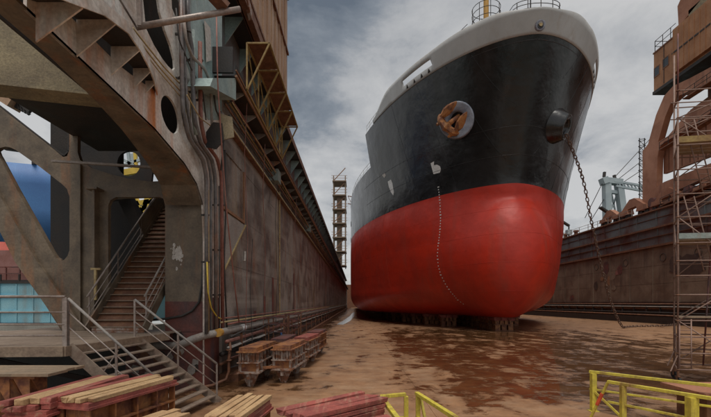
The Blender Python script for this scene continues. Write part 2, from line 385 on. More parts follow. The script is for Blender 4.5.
# lower pipe shelf at ~10 m
MB().box(WX, -4.98, 15.2, 240, 9.98, 10.03).build('pipe_shelf', M['rust'], lw)
MB().tube([(-5.06, 15.0, 10.12), (-5.06, 235, 10.12)], .085).build('shelf_pipe', M['pipe_grey'], lw, smooth=True)
MB().tube([(-4.93, 14.9, 10.0), (-4.93, 235, 10.0)], .03).build('shelf_conduit', M['conduit'], lw, smooth=True)
MB().tube([(-4.98, 15.3, 10.62), (-4.98, 235, 10.62)], .045).build('shelf_conduit', M['rust'], lw, smooth=True)
hb_ = mesh_of(MB().box(0, .55, 0, .9, 0, .7), 'junction_box', M['pipe_green'])
for y in (24, 41.0): inst(hb_, 'junction_box', lw, (0.01, y-14, 10.36))
# pipes along the foot of the wall
lp = [(0.12, -4.82, 1.95, 'pipe_grey'), (0.07, -4.72, 1.58, 'pipe_red'), (0.05, -4.66, 1.36, 'pipe_grey'), (0.09, -4.9, 1.12, 'dark_steel'), (.035, -4.95, 2.28, 'conduit'), (.03, -5.0, 2.42, 'pipe_red'), (.06,-4.95,.75,'rust')]
for r, x, z, mm in lp[1:]:
    MB().tube([(x, 14.6, z), (x, 236, z)], r).build('wall_pipe', M[mm], lw, smooth=True)
MB().tube([(-7.2, 13.5, 1.6), (-6.3, 13.5, 1.55), (-5.9, 13.45, 1.58), (-5.45, 13.4, 1.78), (-5.1, 13.55, 1.9), (-4.86, 14.1, 1.95), (-4.82, 15, 1.95), (-4.82, 30, 1.95), (-4.82, 236, 1.95)], .13, 12).build('wall_pipe', M['pipe_grey'], lw, smooth=True)
MB().tube([(-4.79, 13.9, 1.955), (-4.82, 14.25, 1.955)], .145, 12).build('pipe_collar', M['ochre'], lw)
MB().tube([(-4.82, 16.7, 1.95), (-4.82, 17.3, 1.95)], .135, 12).build('pipe_bandage', M['white_paint'], lw)
pb = mesh_of(MB().box(0, .6, 0, .08, 1.22, 1.28).box(0, .6, 0, .08, 1.75, 1.8).box(.52, .6, 0, .08, 0, 1.8), 'pipe_support', M['rust'])
for j in range(40): inst(pb, 'pipe_support', lw, (0.01, 2.2+j*4.3, 0))
MB().tube([(-4.7, 14.9, 1.55), (-4.6, 14.7, 1.35), (-4.62, 14.6, 1.0), (-4.62, 14.6, .5), (-4.7, 14.5, .22), (-5.0, 13.95, .12), (-5.3, 13.7, .1)], .055, 10).build('drain_pipe', M['rust'], lw, smooth=True)
MB().ring((-4.62, 14.6, 1.28), (0,0,1), .07, .03).ring((-4.62, 14.6, .9), (0,0,1), .07, .03).build('pipe_flange', M['rust'], lw)
MB().box(WX, -4.45, 15.2, 240, 0, .28).build('toe_kerb', M['rust'], lw)
vp = MB()
for y, r, mm in ((27.0, .045, 'conduit'),): MB().tube([(WX+.08, y, 2), (WX+.08, y, 14), (WX+.5, y, 16.4)], r).build('riser_pipe', M[mm], lw)
for y, z0, z1 in ((22.6, .3, 3.4), (24.9, .3, 4.6), (33.5,.3,5.5), (20.4,.3,2.6)):
    MB().box(WX+.004, WX+.012, y, y+.5, z0, z1).build('primer_patch', M['red_primer'], lw)
MB().tube([(WX+.05, 18.6, 5.4), (WX+.06, 18.6, 5.15), (WX+.05, 18.55, 4.95)], .05).build('wall_hook', M['peel'], lw)

# ---- end frame of the wing wall, facing the camera, at y = 14
YF = 14.0
def fp(pts, Y=YF): return [P(x, y, Y) for x, y in pts]
outer = [(-90,30),(120,30),(204,120),(204,332),(62,332),(0,232),(-90,90)]
U = [(-60,62),(0,108),(28,130),(50,147),(58,154),(63,157),(67,156),(69,151),(69.3,146),(69,112),(50,96),(-60,50)]
Lh = [(-3,150),(0,147.8),(5,146.5),(10,147.2),(16,150),(40,167),(62,184),(67,189),(69.5,197),(69.5,250),(67.5,256),(64,260),(60,260.5),(56,258),(52,252),(17,190),(0,158)]
Mh = [(78,108),(122,106),(139,148),(152,172),(160,181),(150,181.5),(128,178.5),(110,174),(92,168),(80,160),(77.5,152)]
D = [(108.5,331),(108,215),(108.3,205),(110.5,200),(116,197),(160,197),(163,198.5),(165,203),(165,331)]
MB().slab(fp(outer), (0,.16,0), [fp(U), fp(Lh), fp(Mh), fp(D)]).build('end_plate', M['end_plate'], lw)
# flanges that give the strut and columns their depth
def strip(name, pts, Y, dep, mt_, t=.05, par=lw):
    mb = MB()
    for a, b in zip(pts[:-1], pts[1:]):
        p, q = P(*a, Y), P(*b, Y); d = (q-p).normalized(); n = Vector((-d.z, 0, d.x))*t
        mb.add([p, q, q+n, p+n, p+Vector((0,dep,0)), q+Vector((0,dep,0)), q+n+Vector((0,dep,0)), p+n+Vector((0,dep,0))],
               [(0,1,2,3),(7,6,5,4),(0,4,5,1),(1,5,6,2),(2,6,7,3),(3,7,4,0)])
    return mb.build(name, M[mt_], par)
strip('strut_flange', [(-60,62),(0,158),(17,190),(52,252),(56,258),(60,260.5)], 14.16, .12, 'end_plate')
strip('opening_rim', [(0,147.8),(16,150),(40,167),(62,184),(67,189),(69.5,197),(69.5,250),(67.5,256),(64,260)], 14.16, .25, 'dark_steel')
strip('opening_rim', [(-60,62),(0,108),(28,130),(50,147),(63,157),(69,151),(69,112)], 14.16, .25, 'dark_steel')
# diagonal strut: box girder standing proud of the plate
s0 = [(-60,137),(0,232),(15,262),(57,322),(64,332),(86,332),(62,297),(37,262),(0,196),(-60,100)]
MB().slab(fp(s0, 13.88), (0,.118,0)).build('strut_face', M['end_plate'], lw)
# back web at y = 17
bo = [(-60,42),(160,42),(160,100),(150,196),(78,205),(78,300),(50.5,290),(50.5,118),(44,104),(20,86),(-60,66)]
hole = [(128.7+11.6*math.cos(t), 163.5+12.6*math.sin(t)) for t in [i*math.pi/12 for i in range(24)]]
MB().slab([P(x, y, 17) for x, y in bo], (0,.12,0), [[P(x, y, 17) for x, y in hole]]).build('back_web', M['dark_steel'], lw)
MB().bar(P(121,120,17.6), P(121,196,17.6), .16).build('web_post', M['dark_steel'], lw)
MB().slab([P(x, y, 16.6) for x, y in [(78,170),(92,172),(110,178),(128,182),(150,184),(163,183),(163,197),(78,200)]], (0,.1,0)).build('web_beam', M['end_plate'], lw)
MB().bar(P(52,161,13.2), P(163,168,13.6), .09, .07).build('tie_bar', M['rail_steel'], lw)
MB().bar(P(126,199,18.3), P(149,246,18.3), .5, .5, up=(0,1,0)).build('back_brace', M['dark_steel'], lw)
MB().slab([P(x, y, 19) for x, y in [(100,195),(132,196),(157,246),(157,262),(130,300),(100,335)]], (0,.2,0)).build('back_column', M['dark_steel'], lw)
MB().box(-13.5, -7.95, 14.0, 14.3, -2.2, 1.9).build('shade_backing', M['dark_steel'], lw)  # dark sheet added to make the space beneath the landing darker
# vertical stiffeners on the plate
MB().box(*(lambda a, b: (a.x, b.x))(P(97,190,YF), P(99.6,190,YF)), 13.72, 13.998, P(0,330,YF).z, P(0,192,YF).z).build('stiffener', M['end_plate'], lw)
MB().box(*(lambda a, b: (a.x, b.x))(P(81,190,YF), P(82.2,190,YF)), 13.9, 13.998, P(0,330,YF).z, P(0,165,YF).z).build('stiffener', M['end_plate'], lw)
MB().box(*(lambda a, b: (a.x, b.x))(P(93,190,YF), P(104,190,YF)), 13.6, 13.996, P(0,192,YF).z, P(0,190,YF).z).build('stiffener_cap', M['end_plate'], lw)
MB().bar(P(95.5,270,13.5), P(95.5,300,13.5), .07).bar(P(91,269,13.5), P(100.5,269,13.5), .07).build('handrail_stub', M['conduit'], lw)
# column face, its foot and paint scars
MB().box(-6.62, -5.26, 13.93, 13.998, 2.0, 8.3).build('column_plate', M['end_plate'], lw)
MB().box(-7.9, WX-.07, 13.75, 15.2, 0, 1.98).build('column_foot', M['red_primer'], lw)
MB().box(WX+.004, WX+.02, 13.76, 15.2, .02, 3.2).box(-6.62, WX-.07, 13.9, 13.928, 1.99, 3.05).build('primer_band', M['red_primer'], lw)
rr = random.Random(3)
def blot(c, rx, rz, n=14):
    return [(c[0]+rx*math.cos(t)*rr.uniform(.6,1.15), c[1], c[2]+rz*math.sin(t)*rr.uniform(.6,1.15)) for t in [2*math.pi*i/n for i in range(n)]]
MB().slab(blot(P(179,254,13.92), .15, .3), (0,.006,0)).build('peeled_patch', M['peel'], lw)
for k in range(16):
    a_ = rr.uniform(0, 6.3); d_ = rr.uniform(.12,.5); c0_ = P(178,256,13.92); q_ = (c0_.x+d_*.6*math.cos(a_), c0_.y-.0005*k, c0_.z+d_*math.sin(a_)); s_ = rr.uniform(.012,.06)
    MB().slab(blot(q_, s_, s_*1.6, 7), (0,.004,0)).build('peeled_patch', M['peel'], lw)
for k in range(26):
    q_ = (rr.uniform(-7.75,-5.45), 13.742-.0005*k, rr.uniform(.2,1.9)); s_ = rr.uniform(.03,.2)
    MB().slab(blot(q_, s_, s_*1.2, 9), (0,.004,0)).build('paint_flake', M[('rust','dark_steel','pipe_grey')[k%3]], lw)
MB().tube([P(x, y, 13.86) for x, y in [(203,262),(202,285),(199,302),(192,311),(182,316),(165,319),(150,320)]], .04).build('cable', M['hose'], lw, smooth=True)
# ---- side bracket: big holed plate in the plane of the wall, cantilevered towards the camera
def sp(pts, X=WX): return [Q(x, y, X) for x, y in pts]
side = [(27,-60),(27,10),(75,55),(120,97),(155,130),(185,165),(197,185),(203,205),(204.5,240),(204.5,388),(222,377),(222,200),(222,-60)]
pocket = [(60,-4),(80,2),(100,7),(115,13),(128,27),(137,42),(146,62),(154,88),(146,85),(136,78),(120,66),(100,46),(80,26),(62,8)]
h1 = [(142,-10),(146,28),(154,45),(162,58),(168,66),(173,70.5),(175,68),(174.5,60),(171,46),(165,30),(160,12),(157,-10)]
h2 = [(171,-10),(172,8),(176,17),(182,23),(185.5,22),(185,14),(182,4),(179,-10)]
el_ = []
cY, cZ = Q(170.5,115,WX).y, Q(170.5,115,WX).z
for i in range(24):
    t = 2*math.pi*i/24; el_.append((WX, cY+.56*math.cos(t), cZ+.47*math.sin(t)))
s1 = [(210.3,180),(211.5,177),(212.8,181),(213.2,200),(213,236),(211.8,240),(210.5,236),(210,200)]
s2 = [(211.5,258),(213,262),(213,290),(211.5,292),(210.6,286),(210.6,262)]
MB().slab(sp(side), (-.06,0,0), [sp(pocket), sp(h1), sp(h2), el_, sp(s1), sp(s2)]).build('side_plate', M['grey_plate'], lw)
MB().slab(sp([(150,-60),(222,-60),(222,120),(208,120),(196,95),(186,60),(187,20)], WX+.008), (-.006,0,0)).build('painted_area', M['teal_paint'], lw)
MB().slab([(WX-.9, 5.4, 2), (WX-.9, 14, 2), (WX-.9, 14, 12.5), (WX-.9, 5.4, 12.5)], (-.05,0,0)) # (not built: the inside stays open)
MB().slab([(WX-1.35, 10.5, 8.3), (WX-1.35, 15, 8.3), (WX-1.35, 15, 13), (WX-1.35, 6, 13), (WX-1.35, 6, 8.9)], (-.05,0,0)).build('inner_web', M['dark_steel'], lw)
# underside flange along the lower edge
le = [(27,10),(75,55),(120,97),(155,130),(185,165),(197,185),(203,205)]
wd = [.5,.5,.62,.85,1.1,1.2,1.3]
mb = MB(); vs = []; fs = []
for (x, y), wv in zip([(0,-14)]+le, [.5]+wd):
    q = Q(x, y, WX); vs += [q, q+Vector((-wv,0,0)), q+Vector((-wv,0,.05)), q+Vector((0,0,.05))]
for i in range(len(le)):
    for k in range(4): fs.append((i*4+k, i*4+(k+1)%4, (i+1)*4+(k+1)%4, (i+1)*4+k))
fs += [(0,1,2,3), tuple(4*len(le)+k for k in range(4))]
mb.add(vs, fs).build('bracket_flange', M['rust_light'], lw).data.materials[0] = M['end_plate']
# second web of the bracket, inboard
le2 = [Q(x, y, WX)+Vector((-.62,0,.06)) for x, y in le]
MB().slab(le2+[(WX-.62, 14, 13), (WX-.62, 6.2, 13)], (-.05,0,0)).build('bracket_web', M['dark_steel'], lw)
# ledge with curved lip and gussets
lip = [(4.4,-4.2,6.9),(5.2,-4.33,7.2),(6,-4.42,7.65),(6.6,-4.45,7.95),(7.1,-4.47,8.2),(7.9,-4.5,8.42),(8.5,-4.6,8.47),(9.2,-4.76,8.5),(9.8,-4.95,8.52),(10.4,-5.17,8.5)]
vs = []; fs = []
for y, x, z in lip: vs += [(x,y,z), (WX-.0,y,z), (WX-.0,y,z+.03), (x,y,z+.03)]
for i in range(len(lip)-1):
    for k in range(4): fs.append((i*4+k, i*4+(k+1)%4, (i+1)*4+(k+1)%4, (i+1)*4+k))
fs += [(0,1,2,3), tuple(4*(len(lip)-1)+k for k in range(4))]
MB().add(vs, fs).build('bracket_ledge', M['dark_steel'], lw)
vs = []; fs = []
for y, x, z in lip: vs += [(x,y,z-.1), (x+.03,y,z-.1), (x+.03,y,z+.12), (x,y,z+.12)]
for i in range(len(lip)-1):
    for k in range(4): fs.append((i*4+k, i*4+(k+1)%4, (i+1)*4+(k+1)%4, (i+1)*4+k))
fs += [(0,1,2,3), tuple(4*(len(lip)-1)+k for k in range(4))]
MB().add(vs, fs).build('ledge_lip', M['grey_plate'], lw)
def lipat(Y):
    for a, b in zip(lip[:-1], lip[1:]):
        if a[0] <= Y <= b[0]:
            t = (Y-a[0])/(b[0]-a[0]); return a[1]+(b[1]-a[1])*t, a[2]+(b[2]-a[2])*t
for Y, zb in ((6.5, 7.25), (7.45, 7.6), (8.5, 7.85), (9.35, 8.02), (9.9, 8.2)):
    x, z = lipat(Y)
    MB().slab([(WX,Y,zb), (WX,Y,z-.01), (x,Y,z-.01), (x,Y,z-.1)], (0,.03,0)).build('gusset', M['grey_plate'], lw)
# beige cross beam behind the bracket
a0, a1 = P(-70,78,9.2), P(112,98,10.05)
MB().slab([a0, a1, a1+Vector((0,0,2.9)), a0+Vector((0,0,2.9))], (0,.3,0)).build('cross_beam', M['beige_plate'], lw)
b0, b1 = a0+Vector((0,-.18,-.05)), a1+Vector((0,-.18,-.05))
MB().slab([b0, b1, b1+Vector((0,.7,0)), b0+Vector((0,.7,0))], (0,0,.05)).build('beam_flange', M['beige_plate'], lw)
MB().box(-9.9, -5.9, 10.4, 15.4, 8.85, 8.95).build('shade_ceiling', M['dark_steel'], lw)  # ceiling added between the webs to keep the inside of the frame shaded
# pipes running down the bracket and the column
def pipe(name, pts, X, r, mm, n=10):
    # round off corners
    p3 = [Q(x, y, X) for x, y in pts]; o = [p3[0]]
    for i in range(1, len(p3)-1):
        a, b, c = p3[i-1], p3[i], p3[i+1]
        o += [b.lerp(a, .22), b.lerp(a,.07).lerp(b.lerp(c,.07),.5), b.lerp(c, .22)]
    o.append(p3[-1]); return MB().tube(o, r, n).build(name, M[mm], lw, smooth=True)
pipe('down_pipe', [(181,-30),(181.5,60),(183,112),(189,138),(203,160),(206.5,178),(206.5,334)], -5.0, .065, 'pipe_dark')
pipe('down_pipe', [(187,-20),(188,26),(192,50),(194,118),(200,142),(212,160),(215.5,180),(216,330)], -4.96, .07, 'pipe_dark')
pipe('down_pipe', [(200,42),(200.5,120),(205,142),(217,158),(221.5,176),(222.5,330)], -4.96, .065, 'pipe_red')
pipe('down_pipe', [(183,-20),(184.5,60),(187,108),(193,138),(207.5,158),(211,176),(211.3,332)], -4.99, .045, 'pipe_dark')
pipe('down_pipe', [(193,30),(193.5,118),(196,135)], -5.0, .06, 'pipe_green')
pipe('hose', [(184,22),(186,40),(192,56),(204,68),(210.5,82),(211,100),(212,125)], -4.88, .045, 'pipe_grey')
pipe('conduit', [(131,30),(160,68),(183,94),(186,102),(185,124),(190,130),(204,166),(206,200),(206,310)], -5.1, .02, 'conduit')
pipe('conduit', [(133,28),(163,66),(188,92),(191,100),(190,124)], -5.1, .02, 'conduit')
pipe('conduit', [(129,32),(158,70),(181,97),(184,104),(183,126),(196,133)], -5.1, .015, 'conduit')
pipe('yellow_hose', [(207,262),(208,292),(211,308),(217,317),(221,319)], -4.93, .025, 'yellow_hose')
pipe('rope', [(216.5,17),(217.5,80),(222,150),(227,215),(234,280),(239,322)], -4.3, .022, 'pipe_red', 6)
cl = mesh_of(MB().ring((0,0,0), (0,0,1), .07, .028, 12, 6).box(-.18,-.02,-.02,.02,-.03,.03), 'pipe_clamp', M['dark_steel'])
for (x, y, X) in [(181.5,34,-5.02),(182,78,-5.02),(188,32,-4.98),(192,60,-4.98),(193.5,92,-4.98),(200.3,60,-4.98),(200.5,100,-4.98),(206.5,215,-5.02),(206.5,262,-5.02),(216,205,-4.98),(216,250,-4.98),(216,295,-4.98),(222,205,-4.98),(222,250,-4.98),(222.3,295,-4.98)]:
    q = Q(x, y, X); inst(cl, 'pipe_clamp', lw, (q.x-WX, q.y-14, q.z))
rc = random.Random(5)
pipe('conduit', [(208.5,190),(208.8,332)], -4.97, .018, 'conduit')
pipe('conduit', [(219,186),(219.5,332)], -4.96, .022, 'hose')
pipe('hose', [(225,150),(226,210),(224,260),(227,330)], -5.05, .03, 'hose')
pipe('conduit', [(187,95),(200,118),(214,128),(219,140),(211,132),(214,150)], -4.85, .02, 'conduit')
pipe('hose', [(214,95),(216,110),(222,122),(224,140),(221,170)], -4.8, .03, 'hose')
pipe('cable', [(176,8),(179,40),(190,66),(203,92),(206,120)], -4.95, .02, 'hose')
for k in range(6):                                               # cables slung along the wall under the ledge
    pts = []; y0 = 15.5; z0 = 10.7+rc.uniform(-.3,.4); x0 = -5.05+rc.uniform(0,.3)
    for q in range(41):
        y = y0+q*1.5; pts.append((x0, y, z0-.16*abs(math.sin((q+k*.7)*math.pi/4))))
    MB().tube(pts, .02+.006*k, 6).build('cable', M[('hose','pipe_red','conduit')[k%3]], lw, smooth=True)
for k in range(5):                                               # cables along the foot of the wall
    pts = []; z0 = .6+.42*k; x0 = -4.62+rc.uniform(-.1,.08)
    for q in range(41): pts.append((x0, 14.8+q*1.4, z0-.12*abs(math.sin((q+k*.6)*math.pi/3))))
    MB().tube(pts, .02+.005*k, 6).build('cable', M[('hose','pipe_red','pipe_grey')[k%3]], lw, smooth=True)
for k, (y, z) in enumerate(((16.6,9.2),(17.5,3.6),(19.9,8.7),(23,7.7),(30.5,9))):   # hanging ropes and rods
    MB().tube([(-4.5,y,z+2.2),(-4.62,y+.05,z),(-4.55,y+.3,max(.3,z-3.5)),(-4.7,y+.35,.4)], .014, 5).build('rope', M[('pipe_red','hose')[k%2]], lw)
# teal girder end and plates under the top deck
MB().slab([Q(213,78,-4.42), Q(236,78,-4.42), Q(236,100,-4.42), Q(210,86,-4.42)], (-.7,0,0)).build('girder_end', M['teal_paint'], lw)
MB().box(-6.2, -4.45, 14.5, 14.6, 11.37, 12.3).build('girder_cap', M['dark_steel'], lw)
MB().slab([Q(x, y, -5.14) for x, y in [(204,20),(210,28),(211,60),(206,62),(205.5,40)]], (.02,0,0)).build('slotted_strap', M['peel'], lw)
MB().slab([P(x, y, 13.2) for x, y in [(206,132),(213,122),(222,123),(224,140),(216,149),(206,147)]], (0,.04,0)).build('torn_plate', M['dark_steel'], lw)
MB().slab([P(x, y, 13.4) for x, y in [(219,113),(232,117),(234,137),(222,140)]], (0,.04,0)).build('side_sheet', M['beige_plate'], lw)

# ------------------------------------------------------------------ platform, stairs
pf = thing('steel_platform', 'steel landing with pipe railing at the top of the short stairs by the left edge', 'platform', (-8, 11, 0))
MB().slab([(-15,8.35,2.0), (-6.5,8.9,2.0), (-6.05,12.9,2.0), (-6.05,14,2.0), (-15,14,2.0)], (0,0,.03)).build('deck', M['deck_mud'], pf)
MB().bar((-15,8.33,1.92), (-6.48,8.88,1.92), .06, .22).bar((-6.46,8.88,1.92), (-6.02,12.9,1.92), .06, .22).build('edge_beam', M['dark_tread'], pf)
MB().box(-12, -9.7, 14, 19, 2.0, 2.03).build('inner_deck', M['deck_mud'], pf)
MB().bar((-8.6,8.9,1.85), (-6.4,10.4,.9), .12).bar((-10,9.2,1.8), (-7.4,9.5,.5), .14).build('knee', M['dark_steel'], pf)
MB().box(-9.0,-8.8,9.2,9.4,-.3,1.9).box(-7.6,-7.45,12.4,12.55,0,1.9).build('prop', M['dark_steel'], pf)
def rail(name, pts, r, par, mm='rail_steel'): return MB().tube(pts, r, 8).build(name, M[mm], par, smooth=True)
A = [(-15,8.43,3.14), (-6.52,8.97,3.14)]
rail('handrail', A, .03, pf)
for dz in (.35, .62, .87): rail('guard_rail', [(A[0][0],A[0][1],A[0][2]-dz), (A[1][0],A[1][1],A[1][2]-dz)], .018, pf)
for x in (-6.52, -9.1, -11.7): 
    y = 8.97-(-6.52-x)*.0637; MB().box(x-.05, x+.05, y-.012, y+.012, 2.03, 3.13).build('post', M['rail_steel'], pf)

ss = thing('steel_stairs', 'short open steel stairs going down from the landing to the dock floor', 'stairs', (-5.3, 10.3, 0))
n0, n1_, f0, f1 = Vector((-6.5,9.05,2.0)), Vector((-4.5,9.35,0)), Vector((-6.35,11.5,2.0)), Vector((-4.12,12.1,0))
for a, b in ((n0,n1_), (f0,f1)): MB().bar(a, b, .05, .24).build('stringer', M['tread'], ss)
NS = 11
for k in range(1, NS):
    t = k/NS; a = n0.lerp(n1_, t); b = f0.lerp(f1, t)
    for dx in (0, .085, .17):
        pass
    tr = MB().slab([a+Vector((-.11,0,0)), a+Vector((.11,0,0)), b+Vector((.11,0,0)), b+Vector((-.11,0,0))], (0,0,.035))
    tr.build('tread', M['tread'], ss)
u = Vector((0,0,1.1))
for (a, b, e) in ((n0, n1_, .97), (f0, f1, .97)):
    rail('handrail', [a+u, a.lerp(b, e)+u], .032, ss, 'pipe_grey')
    rail('guard_rail', [a+u*.72, a.lerp(b, e)+u*.72], .016, ss); rail('guard_rail', [a+u*.42, a.lerp(b, e)+u*.42], .016, ss)
    for t in (0.001, .5, e): MB().bar(a.lerp(b, t), a.lerp(b, t)+u, .05, .03).build('post', M['rail_steel'], ss)
    p = a.lerp(b, .3)+u*.9; q = a.lerp(b, .52)+u*.02; MB().bar(a.lerp(b,.52)+u*.86, a.lerp(b,.34)+u*.02, .03, .02).build('brace', M['rail_steel'], ss)

us = thing('upper_stairs', 'steep brown steel stairs climbing inside the end of the dock wall', 'stairs', (-7.7, 12.95, 2.03))
SL, SR, S0 = -8.62, -6.78, 12.95
NT = 26
for k in range(NT):
    y = S0+k*.21; z = 2.2+k*.215
    MB().box(SL+.03, SR-.03, y, y+.24, z, z+.035).build('tread', M['dark_tread'], us)
MB().slab([(SL+.04,S0,2.1),(SR-.04,S0,2.1),(SR-.04,S0+NT*.21,2.1+NT*.215),(SL+.04,S0+NT*.21,2.1+NT*.215)], (0,.03,-.03)).build('riser_sheet', M['rust'], us)
def along(x, dz): return [(x, S0-.1, 2.15+dz), (x, S0+NT*.21, 2.15+NT*.215+dz)]
for x in (SL, SR): MB().bar(*along(x, 0), .05, .3).build('stringer', M['end_plate'], us)
MB().bar((SL+.0, S0+3.2, 5.9), (SL+.0, S0+NT*.21, 8.1), .03, .8).build('side_sheet', M['end_plate'], us)
for x in (SL, SR):
    for dz, r in ((1.05,.03), (.7,.016), (.38,.016)):
        a, b = along(x, dz); 
        if x == SR: b = tuple(Vector(a).lerp(Vector(b), .62))
        rail('handrail' if dz > 1 else 'guard_rail', [a, b], r, us, 'pipe_grey' if x == SR and dz > 1 else 'rail_steel')
    for t in (.02, .3, .58): a, b = map(Vector, along(x, 0)); c = a.lerp(b, t); MB().bar(c, c+Vector((0,0,1.05)), .035, .035).build('post', M['rail_steel'], us)
MB().box(-8.55, -6.85, 12.96, 12.99, 2.035, 2.19).build('kick_plate', M['peel'], us).data.materials[0] = M['crib_grey']

# ------------------------------------------------------------------ things on the left wall
# overhead boom
ob = thing('pipe_boom', 'rusty round pipe boom with two struts sticking out above the bracket', 'boom', P(138,27,8.6))
MB().tube([P(136,27,8.6), P(240,9,9.4)], .065, 10).build('boom_pipe', M['rail_steel'], ob, smooth=True)
MB().bar(P(118,-6,8.3), P(138,27,8.6), .07).build('strut', M['rail_steel'], ob); MB().bar(P(139,-10,8.5), P(140,26,8.6), .09).build('strut', M['rail_steel'], ob)
MB().bar(P(205,-14,9.0), P(226,9,9.3), .35, .12).build('hanger', M['rust'], ob)
# hoarding-clad crane house on the wall top
ch = thing('crane_house', 'tall ribbed house of rusty tan panels standing on top of the left wall', 'crane house', (-6.5, 22, 16.8))
X0h = -4.86
MB().box(-9.5, X0h-.1, 15.6, 28.6, 16.82, 42).build('house_core', M['rust'], ch)
hp = mesh_of(MB().box(0, .06, 0, 1.06, 0, 3.9), 'panel', M['hoarding'])
hr = mesh_of(MB().box(.0, .14, 0, .09, 0, 24), 'rib', M['hoarding'])
hr2 = mesh_of(MB().box(.0, .2, 0, 13.0, 0, .16), 'rib', M['rust'])
for j in range(12):
    for k in range(6): inst(hp, 'panel', ch, (X0h-.1+6.5+random.uniform(0,.03), 15.62+j*1.08-22, .05+k*3.95))
    inst(hr, 'rib', ch, (X0h-.1+6.5, 15.62+j*1.08-22, .05))
for k in range(7): inst(hr2, 'rib', ch, (X0h-.1+6.5+.002, 15.61-22, k*3.95-.05))
MB().slab([(X0h-.1, 15.5, 16.8), (X0h-.1, 12.2, 22), (X0h-.1, 12.2, 42), (X0h-.1, 15.5, 42)], (-.3,0,0)).build('wing', M['rust'], ch)
MB().bar((X0h+.02, 13.0, 18.6), (X0h+.02, 18.5, 16.2), .16, .4).bar((X0h+.02,12.9,20),(X0h+.02,12.9,34),.12).build('chute', M['crib_grey'], ch)
MB().slab([(-4.8,15.7,16.2), (-4.8,28.5,16.2), (-4.8,28.5,16.84), (-4.8,15.7,16.84)], (-.3,0,0)).build('sill_beam', M['rust'], ch)
# yellow gangway truss under it
tr_ = thing('gangway_truss', 'old yellow braced gangway frame hanging below the crane house', 'gangway', (-3.9, 18, 11.3))
Ya, Yb, xi, xo, zl, zh = 15.85, 23.4, -4.3, -3.4, 11.42, 13.3
for a, b in (((xi,Ya,zh),(xi,Yb,zh)), ((xo,Ya,zh),(xo,Yb,zh)), ((xi,Ya,zl),(xi,Yb,zl))): MB().bar(a, b, .07).build('chord', M['yellow_old'], tr_)
bays = 4
for k in range(bays+1):
    y = Ya+(Yb-Ya)*k/bays
    MB().bar((xi,y,zl),(xi,y,zh),.06).build('post', M['yellow_old'], tr_); MB().bar((xi,y,zh),(xo,y,zh),.06).build('cross_bar', M['yellow_old'], tr_)
    MB().bar((xi,y,zl),(xo,y,zh),.06).build('brace', M['yellow_old'], tr_)
    if k < bays:
        y2 = y+(Yb-Ya)/bays
        MB().bar((xi,y,zh),(xi,y2,zl),.045).build('brace', M['yellow_old'], tr_)
        MB().box(xi+.04, xo-.04, y+.05, y2-.05, zh+.04, zh+.07).build('floor_board', M['rust'], tr_)
        MB().bar((xi,y+.9,(zl+zh)/2), (xi,y2,(zl+zh)/2), .03).build('rail', M['yellow_old'], tr_)
fe = tag(MB().box(-60, 90, 262, 268, -2, 15).build('dock_gate', M['rust']), 'dark rusty gate closing the far end of the dock behind the ship', 'gate')
# far tower beside the ship
ft = thing('access_tower', 'slim rusty stair tower with a gangway to the ship, far down the left wall', 'tower', (-6.3, 160, 16.8))
c = (-8.6, -4.0, 157, 163)
for x in (c[0], c[1]):
    for y in (c[2], c[3]): MB().box(x-.2, x+.2, y-.2, y+.2, 16.8, 53).build('leg', M['dark_tread'], ft)
for k in range(7):
    z = 17.5+k*5.5
    MB().box(c[0]-.4, c[1]+.4, 156, 164, z, z+.4).build('landing', M['dark_tread'], ft)
    MB().bar((c[0],157,z+.5),(c[1],157,z+5.5),.4,.25).build('brace', M['rust_light'], ft)
    MB().box(-7.4,-5.4,158.5,161.5,z+.5,z+5.4).build('stair_core', M['dark_tread'], ft) if k < 5 else None
    for dz in (1.2, 2.2): MB().bar((c[0]-.8,156,z+dz),(c[1]+.8,156,z+dz),.12).build('guard_rail', M['rust_light'], ft)
for z in (42, 45): MB().bar((-3,157,z),(6,157,z-1.5),.3).build('gangway_beam', M['rust'], ft)
for k in range(5): MB().bar((-3+k*1.8,157,45-k*.3),(-1.5+k*1.8,157,42-k*.3),.18).build('lattice', M['rust'], ft)

# ------------------------------------------------------------------ RIGHT DOCK WALL
RX = 44.6
rw = thing('dock_wall', 'rust streaked right hand dock wall with two painted upper bands', 'dock wall', (RX, 60, 0))
MB().box(RX+.06, RX+6, 12, 250, -.3, 11.3).build('core', M['wall_steel_right'], rw)
rp = mesh_of(MB().box(0, .06, 0, 4.94, 0, 2.66), 'panel', M['wall_steel_right'])
rib = mesh_of(MB().box(-.1, .0, 0, .07, 0, 8.2), 'stiffener', M['wall_steel_right'])
for j in range(30):
    for k in range(3):
        inst(rp, 'panel', rw, (random.uniform(-.012,.0), 25+j*5-60, 3.15+k*2.7))
    inst(rib, 'stiffener', rw, (0, 25+j*5-60-.06, 3.1))
MB().box(RX-.35, RX+6, 12, 250, 11.302, 11.6).build('ledge', M['rust'], rw)
MB().box(RX-.05, RX+6, 12, 250, 11.602, 14.0).build('lower_band', M['band_paint'], rw)
MB().box(RX-.5, RX+6, 12, 250, 14.002, 14.25).build('ledge', M['rust'], rw)
MB().box(RX-.2, RX+6, 12, 250, 14.252, 16.6).build('upper_band', M['band_paint'], rw)
MB().box(RX-.6, RX+6.2, 12, 250, 16.602, 16.8).build('top_deck', M['rust'], rw)
bs_ = mesh_of(MB().box(-.14,0,0,.08,0,2.33), 'stiffener', M['band_paint'])
for j in range(38):
    inst(bs_, 'stiffener', rw, (-.2, 22+j*4.1-60, 14.26)); inst(bs_, 'stiffener', rw, (-.05, 22+j*4.1-60, 11.61))
for z in (12.8, 15.5): MB().box(RX-.32, RX-.0, 12, 240, z, z+.06).build('string_bead', M['rust'], rw)
